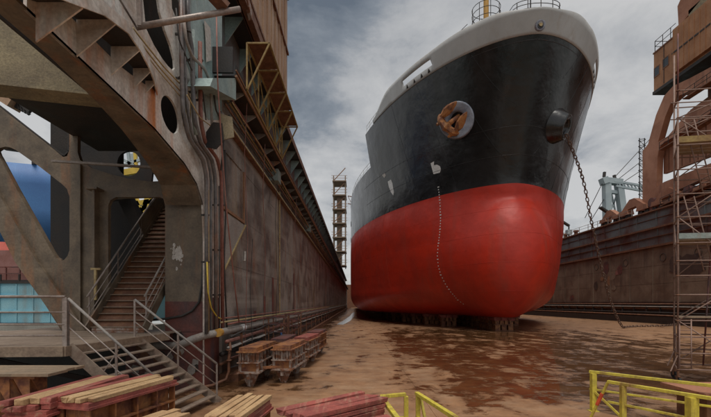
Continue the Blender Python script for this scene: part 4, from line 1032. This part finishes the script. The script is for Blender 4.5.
MB().box(CXR-.12, CXR+.12, 20, 200, 16.802, 16.98).build('crane_rail', M['rust'], rw)
for k, (y, s) in enumerate(((60.5,1.0),(54,.9),(47.5,.9))):
    t = thing('machine_part', ['reddish heap of crane gear beside the leg foot', 'reddish gear casing in the middle under the crane', 'reddish gear casing close to the scaffold under the crane'][k], 'machine part', (CXR+1, y, 16.8))
    MB().box(CXR-.2, CXR+1.5, y-1.6*s, y+1.6*s, 16.82, 18.0).build('casing', M['pink_rust'], t, bevel=.1); MB().tube([(CXR-.5,y,18.2),(CXR+1.8,y,18.2)], .7*s, 14).build('drum', M['red_primer'], t, smooth=False)

# pale grey crane beyond the dock
gc = thing('harbour_crane', 'pale grey two legged harbour crane far beyond the right wall', 'crane', (97, 150, 0))
g = lambda x, y, Y=150: P(x, y, Y)
for x0, x1 in ((606.5, 607.5), (618.5, 625)): MB().bar(g(x0,183), g(x1,232), 2.2, 2.4, up=(0,1,0)).build('leg', M['crane_grey'], gc)
MB().bar(g(602.5,180.5), g(621,182.5), 2.6, 2.0).build('cross_beam', M['crane_grey'], gc)
MB().bar(g(605,191), g(620,193), 1.3, 1.2).build('cross_beam', M['crane_grey'], gc)
MB().bar(g(603,178), g(605,184), 3, 2).build('head_block', M['crane_grey'], gc)
for a, b in (((604,177),(604.5,172)),((615,179),(614,175))): MB().bar(g(*a), g(*b), .8).build('lamp_post', M['dark_steel'], gc)
MB().bar(g(614,181,149), g(644,186,149), .7).bar(g(616,186,149), g(646,191.5,149), .7).build('jib_chord', M['crane_grey'], gc)
for k in range(8): MB().bar(g(616+k*3.6,181.5+k*.6,149), g(619+k*3.6,186.6+k*.6,149), .4).build('jib_lattice', M['crane_grey'], gc)
for a, b in (((609,184),(616,214)),((618,192),(611,210))): MB().bar(g(*a,151), g(*b,151), .5).build('brace', M['crane_grey'], gc)
for a, b in (((603,182),(585,218)),((606,196),(590,222)),((612,180),(660,128)),((616,181),(668,140)),((622,183),(672,150))):
    MB().tube([g(*a), g(*b)], .13, 5).build('cable', M['dark_steel'], gc)
lm_ = thing('lattice_mast', 'thin dark lattice ladder mast beside the crane leg', 'mast', P(642,215,75))
for x in (639.5, 644.5): MB().bar(P(x,138,75), P(x,205,75), .12).build('chord', M['dark_steel'], lm_)
for k in range(11):
    MB().ring(P(642,140+k*6,75), (0,0,1), .55, .06, 12, 4).build('hoop', M['dark_steel'], lm_)
    MB().bar(P(639.5,141+k*6,75), P(644.5,145+k*6,75), .07).build('lattice', M['dark_steel'], lm_)

# ================================================================== SCAFFOLD TOWER
sf = thing('scaffold_tower', 'tall rusty tube scaffold tower on castors at the right edge', 'scaffold', (13, 14.6, 0))
c00, c10, c01, c11 = Vector((11.85,14.7,0)), Vector((14.3,14.3,0)), Vector((12.75,16.0,0)), Vector((15.2,15.6,0))
H = 12.3
def tb(name, a, b, r=.03, mm='scaffold', par=sf): return MB().tube([a, b], r, 7).build(name, M[mm], par, smooth=True)
Z = lambda v, z: Vector((v.x, v.y, z))
for c_ in (c00, c10, c01, c11): tb('standard', Z(c_, .5), Z(c_, H+.6 if c_ is not c00 else 10.4), .032)
tb('standard', Z(c00, 10.4), Z(c00, 12.9), .028, 'red_primer')
lv = [.55, 1.15, 1.75, 2.35, 3.3, 4.0, 4.55, 5.2, 6.15, 7.0, 7.9, 8.8, 9.8, 10.8]
for i, z in enumerate(lv):
    for a, b in ((c00,c10),(c00,c01),(c10,c11),(c01,c11)): tb('ledger', Z(a,z), Z(b,z), .024)
for i, (z0, z1) in enumerate(((.6,2.35),(2.35,4.0),(4.0,6.15),(6.15,7.9),(7.9,9.8),(9.8,10.8))):
    a, b = (c00, c10) if i % 2 else (c10, c00)
    tb('brace', Z(a,z0), Z(b,z1), .022); tb('brace', Z(c01,z0), Z(c11,z1), .022)
    if i % 2 == 0: tb('brace', Z(c00,z0), Z(c01,z1), .022)
# leaning ladders
for (za, zb) in ((4.2, 7.0), (7.0, 9.9)):
    a0_, b0_ = Z(c00.lerp(c10,.45)+Vector((0,.35,0)), za), Z(c00.lerp(c10,.18)+Vector((0,.35,0)), zb)
    for dx in (0, .38): tb('ladder_rail', a0_+Vector((dx,0,0)), b0_+Vector((dx,0,0)), .022)
    for k in range(9): q = a0_.lerp(b0_, (k+.5)/9); tb('rung', q, q+Vector((.38,0,0)), .014)
l0, l1 = Vector((11.62,14.35,.65)), Vector((11.95,14.75,2.4))
for d_ in (Vector((0,0,0)), Vector((.33,-.12,0))): tb('ladder_rail', l0+d_, l1+d_, .022)
for k in range(7): q = l0.lerp(l1, (k+.4)/7); tb('rung', q, q+Vector((.33,-.12,0)), .013)
for z in (2.4, 5.25, 8.85):
    for k in range(4):
        t0, t1 = k/4+.01, (k+1)/4-.01
        a, b = c00.lerp(c01, t0), c00.lerp(c01, t1); dd = (c10-c00)
        MB().slab([Z(a,z+.05), Z(b,z+.05), Z(b+dd,z+.05), Z(a+dd,z+.05)], (0,0,.045)).build('deck_board', M['board'], sf)
MB().bar(Z(c00,9.0), Z(c10,9.0), .04, .22).build('toe_board', M['yellow_old'], sf); MB().bar(Z(c00,5.45)+Vector((0,-.04,0)), Z(c10,5.45)+Vector((0,-.04,0)), .03, .2).build('toe_board', M['pipe_green'], sf)
for z in (9.6, 10.2): tb('guard_rail', Z(c00+Vector((-.5,-.3,0)),z), Z(c10,z+.1), .02)
for c_ in (c00, c10, c01, c11):
    cw = MB().tube([Z(c_,.5), Z(c_,.3)], .04).box(c_.x-.05,c_.x+.05,c_.y-.09,c_.y+.09,.27,.31).bar(Z(c_,.29)+Vector((-.05,0,0)), Z(c_,.13)+Vector((-.05,0,0)), .02,.08).bar(Z(c_,.29)+Vector((.05,0,0)), Z(c_,.13)+Vector((.05,0,0)), .02,.08).build('castor', M['rust'], sf)
    MB().tube([(c_.x-.035,c_.y,.14),(c_.x+.035,c_.y,.14)], .14, 18).build('wheel', M['rubber'], cw)
    MB().tube([Z(c_,.5)+Vector((-.35,-.1,-.0)), Z(c_,1.1)], .02).build('outrigger', M['scaffold'], sf)
cpl = mesh_of(MB().ring((0,0,0),(0,0,1),.045,.018,10,5), 'coupler', M['rust'])
for c_ in (c00, c10):
    for z in lv: inst(cpl, 'coupler', sf, (c_.x-13, c_.y-14.6, z))
tb('drain_hose', Vector((13.3,15.3,.6)), Vector((13.6,15.3,5.2)), .03, 'red_primer')

# ================================================================== TROLLEY BLOCKS by the left wall
def crib(loc, rz, lab, top='crib_rust', mid='crib_grey', first=[None]):
    t = thing('side_block', lab, 'side block', loc, rz, 'bilge block carriages along the left wall')
    l_ = lambda mb, n, m_, **k: lput(mb.build(n, M[m_], None, **k), t)
    for y in (-1.0, 1.0):                                       # V shaped feet
        l_(MB().add([(-.3,y-.1,.5),(.3,y-.1,.5),(.3,y+.1,.5),(-.3,y+.1,.5),(-.09,y-.07,.0),(.09,y-.07,.0),(.09,y+.07,.0),(-.09,y+.07,.0)],
            [(0,1,2,3),(7,6,5,4),(0,4,5,1),(1,5,6,2),(2,6,7,3),(3,7,4,0)]), 'foot', 'crib_grey')
        l_(MB().bar((0,y-.125,.02),(0,y-.125,.5),.04,.04), 'foot_rib', 'crib_grey')
    l_(MB().box(-.4,.4,-1.35,1.35,.5,.56).box(-.05,.05,-1.3,1.3,.3,.5), 'base_plate', mid)
    l_(MB().box(-.27,.27,-1.2,1.2,.56,.86), 'lower_box', 'crib_rust')
    l_(MB().box(-.4,.4,-1.33,1.33,.86,.9), 'mid_plate', mid)
    l_(MB().box(-.25,.25,-1.2,1.2,.9,1.24), 'upper_box', mid)
    for k in range(6):
        for x in (-.36, .27): l_(MB().box(x, x+.09, -1.25+k*.47, -1.2+k*.47, .902, 1.238).box(x, x+.09, -1.25+k*.47, -1.2+k*.47, .562, .858), 'stiffener', mid)
    for x in (-.2, 0, .2): l_(MB().box(x-.02, x+.02, -1.28, -1.2, .902, 1.238), 'stiffener', mid)
    l_(MB().box(-.41,.41,-1.38,1.38,1.24,1.28), 'top_plate', 'crib_rust')
    l_(MB().box(-.33,.33,-1.3,1.3,1.28,1.42), 'cap', top)
    return t
crib((-3.72,15.4,0), R(-3), 'steel block carriage with V foot and grey sides, front one nearest the wall pipes', 'crib_rust')
crib((-2.62,16.1,0), R(-5), 'steel block carriage with V foot, front one on the side away from the wall', 'crib_rust')
crib((-3.35,18.9,0), R(-2), 'steel block carriage with red capped top, middle row by the wall', 'red_primer', 'crib_rust')
crib((-2.35,19.6,0), R(-6), 'steel block carriage with bright red cap, middle row on the open side', 'timber_red', 'crib_grey')
crib((-2.2,23.0,0), R(-4), 'steel block carriage with dull red cap, last in the open row', 'red_primer', 'crib_rust')
MB_ = None
tagd = tag(MB().bar((-3.6,14.6,.62),(-2.7,15.0,.62),.09).bar((-3.6,16.0,.62),(-2.7,16.6,.62),.09).build('tie_beam', M['crib_rust']), 'low rusty tie beams joining the two front block carriages', 'beam')
for k, (x, y, lab) in enumerate(((-4.1,21.3,'rusty pipe rack stand behind the block carriages by the wall'),(-4.1,26.5,'second rusty pipe rack stand, further along the wall foot'))):
    t = thing('pipe_rack', lab, 'rack', (x,y,0), group='pipe racks at the wall foot')
    for dx in (-.4,.4):
        for dy in (-.6,.6): MB().bar((x+dx,y+dy,0),(x+dx,y+dy,2.3),.06).build('leg', M['rust'], t)
    for z in (1.5,1.9,2.25): MB().bar((x-.5,y-.65,z),(x+.5,y-.65,z),.05).bar((x-.5,y+.65,z),(x+.5,y+.65,z),.05).bar((x-.4,y-.6,z),(x-.4,y+.6,z),.05).build('shelf', M['red_primer'], t)
for k,(x,y,lab) in enumerate(((-3.9,20.9,'blue hose clip hanging on the pipes'),)):
    t = tag(MB().tube([(x,y,1.5),(x+.03,y,1.3),(x-.03,y,1.05),(x,y,.9)], .05).build('hose_end', M['blue_hull']), 'short blue hose end hanging from the pipe rack by the wall', 'hose')

# ================================================================== TIMBER STACKS in front
rt_ = random.Random(11)
def stack(c, rz, L_, W_, ztop, n, lab, red=.2, crib_=True, layers=2, grp='timber topped keel blocks in the foreground'):
    t = thing('timber_block', lab, 'timber stack', (c[0], c[1], 0), rz, grp)
    l_ = lambda mb, n_, m_, **k: lput(mb.build(n_, M[m_], None, **k), t)
    th = .09; z = ztop-th*layers
    for L2 in range(layers):
        w_ = W_/n
        for k in range(n):
            x = -W_/2+w_*k; e = rt_.uniform(-.11,.11); e2 = rt_.uniform(-.11,.11); zz_ = z+L2*th; dz = rt_.uniform(-.012,.018)
            mm = 'timber_red' if (rt_.random() < red or L2 < layers-1 or (k in (0, n-1) and red > .1 and rt_.random() < .6)) else 'timber'
            pk_ = MB().box(x+.006, x+w_-.006, -L_/2+e, L_/2+e2, zz_+.002, zz_+th-.004+dz); pk_.v = [(vx+rt_.uniform(-.008,.008), vy+rt_.uniform(-.03,.03), vz+(rt_.uniform(-.012,.008) if vz > zz_+.03 else 0)) for vx, vy, vz in pk_.v]
            o = l_(pk_, 'plank', mm, bevel=.01); o.rotation_euler = (rt_.uniform(-.006,.006), rt_.uniform(-.02,.02)*.0, rt_.uniform(-.022,.022))
    if crib_:
        zb = z-.06
        l_(MB().box(-W_/2-.03, W_/2+.03, -L_/2-.02, L_/2+.02, zb-.04, zb), 'top_plate', 'timber_red')
        l_(MB().box(-W_/2-.0, W_/2+.0, -L_/2, L_/2, zb+.001, z), 'packing', 'timber_red')
        l_(MB().box(-W_/2+.14, W_/2-.14, -L_/2+.08, L_/2-.08, .1, zb-.04), 'web', 'crib_rust')
        l_(MB().box(-W_/2, W_/2, -L_/2, L_/2, zb-.36, zb-.33), 'mid_flange', 'crib_rust')
        l_(MB().box(-W_/2, W_/2, -L_/2, L_/2, .0, .06), 'base_plate', 'crib_rust')
        ns = max(3, int(L_/.42))
        for k in range(ns+1):
            y = -L_/2+.03+(L_-.1)*k/ns
            for sx in (-1, 1): 
                x0, x1 = sorted((sx*(W_/2-.135), sx*(W_/2-.01)))
                l_(MB().box(x0, x1, y, y+.03, zb-.328, zb-.042).box(x0, x1, y, y+.03, .062, zb-.362), 'stiffener', 'crib_rust')
    else: l_(MB().box(-W_/2+.05, W_/2-.05, -L_/2+.1, L_/2-.1, 0, z), 'base', 'crib_rust')
    return t
stack((-4.27,7.35), R(-14), 2.05, .68, 1.5, 5, 'timber topped steel block with red beam ends, in front of the stairs', .18, layers=1)
stack((-5.08,7.25), R(-2), 2.1, .66, 1.5, 4, 'timber topped block with worn red planks, left of the one before the stairs', .5, layers=2)
stack((-3.0,5.75), R(-20), 1.2, .55, 1.3, 4, 'pale planked block low at the bottom edge, between the stairs and the wide plank bundle', .0, layers=2)
stack((-1.95,6.75), R(-6), 1.5, .62, 1.3, 5, 'pale yellow plank bundle pointing at the block carriages', .0, layers=2)
stack((-.35,6.95), R(-47), 1.7, .72, 1.27, 4, 'bundle of red edged boards in the middle of the foreground', .85, layers=3)
stack((-.0,6.1), R(-56), 1.5, .5, 1.12, 3, 'lower red edged boards lying against the middle bundle', .6, layers=2)
# steel trestle at the far left
tt = thing('trestle', 'rusty steel trestle with flat plank top and triangular gussets at the left edge', 'trestle', (-6.9,7.7,0))
for k in range(4): MB().box(-8.6, -5.62+rt_.uniform(-.05,.05), 7.25+k*.26, 7.25+k*.26+.25, 1.66, 1.71).build('plank', M['board'], tt)
MB().box(-8.5,-5.9,7.35,8.2,1.6,1.65).box(-8.5,-6.0,7.72,7.78,.1,1.6).box(-8.5,-5.95,7.35,8.2,1.0,1.04).build('girder', M['crib_rust'], tt)
for x in (-7.9,-7.2,-6.35,-5.98): MB().slab([(x,7.36,1.6),(x,7.72,1.6),(x,7.72,1.06)], (.03,0,0)).slab([(x-.3,7.34,1.6),(x+.0,7.34,1.6),(x,7.34,1.08)], (0,.02,0)).build('gusset', M['crib_rust'], tt)
for x in (-8.0,-6.2): MB().box(x-.04,x+.04,7.4,8.1,0,1.0).build('leg', M['crib_rust'], tt)
b_b = thing('steel_block', 'rusty steel box with a plank top beside the yellow barrier at the right edge', 'block', (9.0,9.9,0))
MB().box(8.35,9.8,9.5,10.4,0,.8).build('box', M['rust'], b_b); MB().box(8.15,10,9.3,10.7,.8,.88).build('lid', M['crane_rust'], b_b)
# ================================================================== YELLOW BARRIERS
def ybar(name, lab, segs, posts, braces, zt=1.08):
    t = thing(name, lab, 'barrier', (posts[0][0], posts[0][1], 0), group='yellow barriers')
    for a, b in segs:
        for z, w_ in ((zt, .07), (zt*.55, .05)): MB().bar((*a, z), (*b, z), w_*1.25, w_).build('rail', M['yellow_paint'], t, bevel=.006)
    for x, y, w_ in posts: MB().box(x-w_/2, x+w_/2, y-w_/2, y+w_/2, 0, zt-.036).build('post', M['yellow_paint'], t, bevel=.006); MB().box(x-.12,x+.12,y-.12,y+.12,0,.015).build('foot_plate', M['yellow_paint'], t)
    for a, b in braces: MB().bar(a, b, .05).build('brace', M['yellow_paint'], t)
    return t
yb = ybar('barrier', 'large yellow steel barrier with doubled rails and a red taped brace at the lower right', [((6.55,11.2),(9.2,8.2)), ((6.15,9.75),(8.1,6.4))],
     [(6.6,11.1,.13),(9.1,8.3,.1),(6.32,9.45,.11),(6.98,8.3,.17),(8.0,6.5,.12)], [((6.15,9.75,1.06),(5.95,10.15,.05)), ((6.6,11.05,.55),(7.0,10.6,.02))])
MB().bar((6.09,9.87,.77),(6.03,9.99,.45), .062).build('tape', M['orange_mark'], yb)
MB().bar((6.5,11.2,1.08),(6.15,9.75,1.08),.06).build('cross_rail', M['yellow_paint'], yb) if False else None
ybar('barrier', 'yellow steel frame barrier at the bottom centre with a rail running towards the viewer', [((.52,8.2),(1.05,8.4)), ((.52,8.2),(.72,6.4))], [(.54,8.15,.06),(1.06,8.38,.09)], [])
ybar('barrier', 'yellow steel barrier right of the centre gap, sloping out of the bottom edge', [((1.3,8.5),(1.75,6.3))], [(1.32,8.45,.09),(1.72,6.5,.08)], [((1.36,8.4,1.05),(1.5,7.9,.1))])
# ================================================================== water jet by the wall
tag(MB().slab([(-2.6,56,.006),(-1.7,55,.006),(-.9,66,.006),(-.3,90,.006),(-.3,130,.006),(-.9,120,.006),(-1.3,90,.006),(-1.9,72,.006)], (0,0,.012)).build('water_stream', M['foam']), 'white foaming run of water beside the left wall under the ship', 'water', kind='stuff')
sp1 = tag(MB().slab([(-3.4+.35*math.cos(t)*1, 21+.9*math.sin(t), .005) for t in [i*.35 for i in range(18)]], (0,0,.006)).build('puddle', M['foam']), None, None, kind='stuff')
bpy.data.objects.remove(sp1)

# ================================================================== beyond the left wall
bs2 = thing('blue_ship', 'blue hulled ship with a red bottom seen through the openings on the left', 'ship', (-60, 62, 0))
vs = []; fs = []
zs_ = [-1, 8.0, 12.6, 12.62, 18, 22, 25]; NY = 24
for z in zs_:
    for j in range(NY+1):
        t = j/NY; x = -47-40*t; y = 66-14*t
        vs.append((x+.22*(z-12)*(1-t), y+(.0 if z > 4 else .5), z))
for i in range(len(zs_)-1):
    for j in range(NY): fs.append((i*(NY+1)+j, i*(NY+1)+j+1, (i+1)*(NY+1)+j+1, (i+1)*(NY+1)+j))
lo = [f for k, f in enumerate(fs) if k//NY < 2]; hi = [f for k, f in enumerate(fs) if k//NY >= 3]
so1 = MB().add(vs, lo).build('underwater_hull', M['red_hull_far'], bs2, smooth=True); so2 = MB().add(vs, hi).build('topside_hull', M['blue_hull'], bs2, smooth=True)
for o in (so1, so2): s_ = o.modifiers.new('thick', 'SOLIDIFY'); s_.thickness = .3
MB().box(-95,-84,64,80,24,34).build('deck_house', M['white_paint'], bs2)
for z in (14.4, 16.2, 18, 20, 22, 24):
    pts = [( -47-40*t+.22*(z-12)*(1-t)+.0, 66-14*t-.17, z) for t in [i/24 for i in range(25)]]
    MB().tube(pts, .05, 5).build('weld_seam', M['blue_hull'], bs2)
for t in (.05,.15,.25,.35,.45,.55):
    pts = [(-47-40*t+.22*(z-12)*(1-t), 66-14*t-.17, z) for z in (12.7,16,20,25)]
    MB().tube(pts, .05, 5).build('weld_seam', M['blue_hull'], bs2)
for t in (.1,.4): MB().tube([(-47-40*t, 65-14*t, 25),(-47-40*t, 65-14*t, 26.2)], .4).build('fairlead', M['dark_steel'], bs2)
pk = thing('far_dock', 'pinkish rusty dock edge with a railing behind the left strut', 'dock', (-45, 50, -2))
MB().box(-75,-33,44,46,5.4,8.8).build('side', M['pink_rust'], pk); MB().box(-75,-33,43.4,44,5.0,5.5).build('ledge', M['dark_steel'], pk)
for k in range(12): MB().bar((-50+k*1.5,43.5,5.5),(-50+k*1.5,43.5,6.9),.12).build('post', M['red_primer'], pk)
MB().bar((-52,43.5,6.9),(-33,43.5,6.9),.12).bar((-52,43.5,6.2),(-33,43.5,6.2),.08).build('rail', M['red_primer'], pk)
pbg = thing('pale_blue_barge', 'pale blue barge side floating beyond the landing on the left', 'barge', (-36, 36, -2))
MB().box(-70,-20,36,42,1.2,4.75).build('hull_side', M['pale_blue'], pbg); MB().box(-70,-20,35.9,42,4.752,4.95).build('deck_edge', M['dark_steel'], pbg)
MB().box(-70,-20,35.86,35.998,3.6,3.72).box(-70,-20,35.86,35.998,2.2,2.32).build('rubbing_strake', M['pale_blue'], pbg)
for k in range(14): MB().box(-38+k*1.5,-37.94+k*1.5,35.93,35.998,1.25,4.7).build('plate_seam', M['pale_blue'], pbg)
for k in range(9): MB().bar((-34+k*1.7,36.4,4.95),(-34+k*1.7,36.4,5.6),.12).build('stanchion', M['dark_steel'], pbg)
qy = tag(MB().box(-70,-17,33.5,35.8,-2.2,1.15).build('quay', M['concrete']), 'weathered concrete quay edge under the pale blue barge', 'quay')
yc = thing('yellow_crane', 'yellow and white crane parts glimpsed through the round hole on the left', 'crane', (-60, 110, -2))
g2 = lambda x, y, Y=108: P(x, y, Y)
MB().bar(g2(112,176), g2(146,170), 2.2, 1.6).build('boom', M['crane_yellow'], yc)
for a, b in (((128,150),(131,176)), ((135,152),(137,176)), ((122,166),(140,160)), ((120,158),(142,170))): MB().bar(g2(*a), g2(*b), .7).build('lattice', M['crane_yellow'] if a[0] > 130 else M['crane_grey'], yc)
MB().slab([g2(129,154),(g2(134,153)),g2(134,160),g2(129,161)], (0,2,0)).build('cab', M['crane_grey'], yc)
for a, b in (((134,196),(148,226)), ((150,192),(140,226)), ((155,196),(158,230)), ((160,196),(140,212)), ((136,204),(164,200)), ((138,214),(160,224))): MB().bar(g2(*a,100), g2(*b,100), 1.2).build('frame', M['crane_yellow'] if a[0] != 155 else M['teal_paint'], yc)
MB().bar(g2(140,205,101), g2(150,222,101), 3).build('mast', M['pipe_green'], yc)
wb = thing('crane_boom', 'brown timber clad boom lying across the sky in the top left opening', 'boom', P(10,100,40))
MB().bar(P(-20,80,40), P(17,104,40), 1.5, 1.3).build('boom', M['hoarding'], wb)
for k in range(5): MB().bar(P(14+k*3,99+k*2.6,40), P(17+k*3,108+k*1.6,40), .25).build('lattice', M['dark_steel'], wb)
MB().bar(P(14,98,40), P(30,112,40), .3).build('tip_chord', M['dark_steel'], wb)
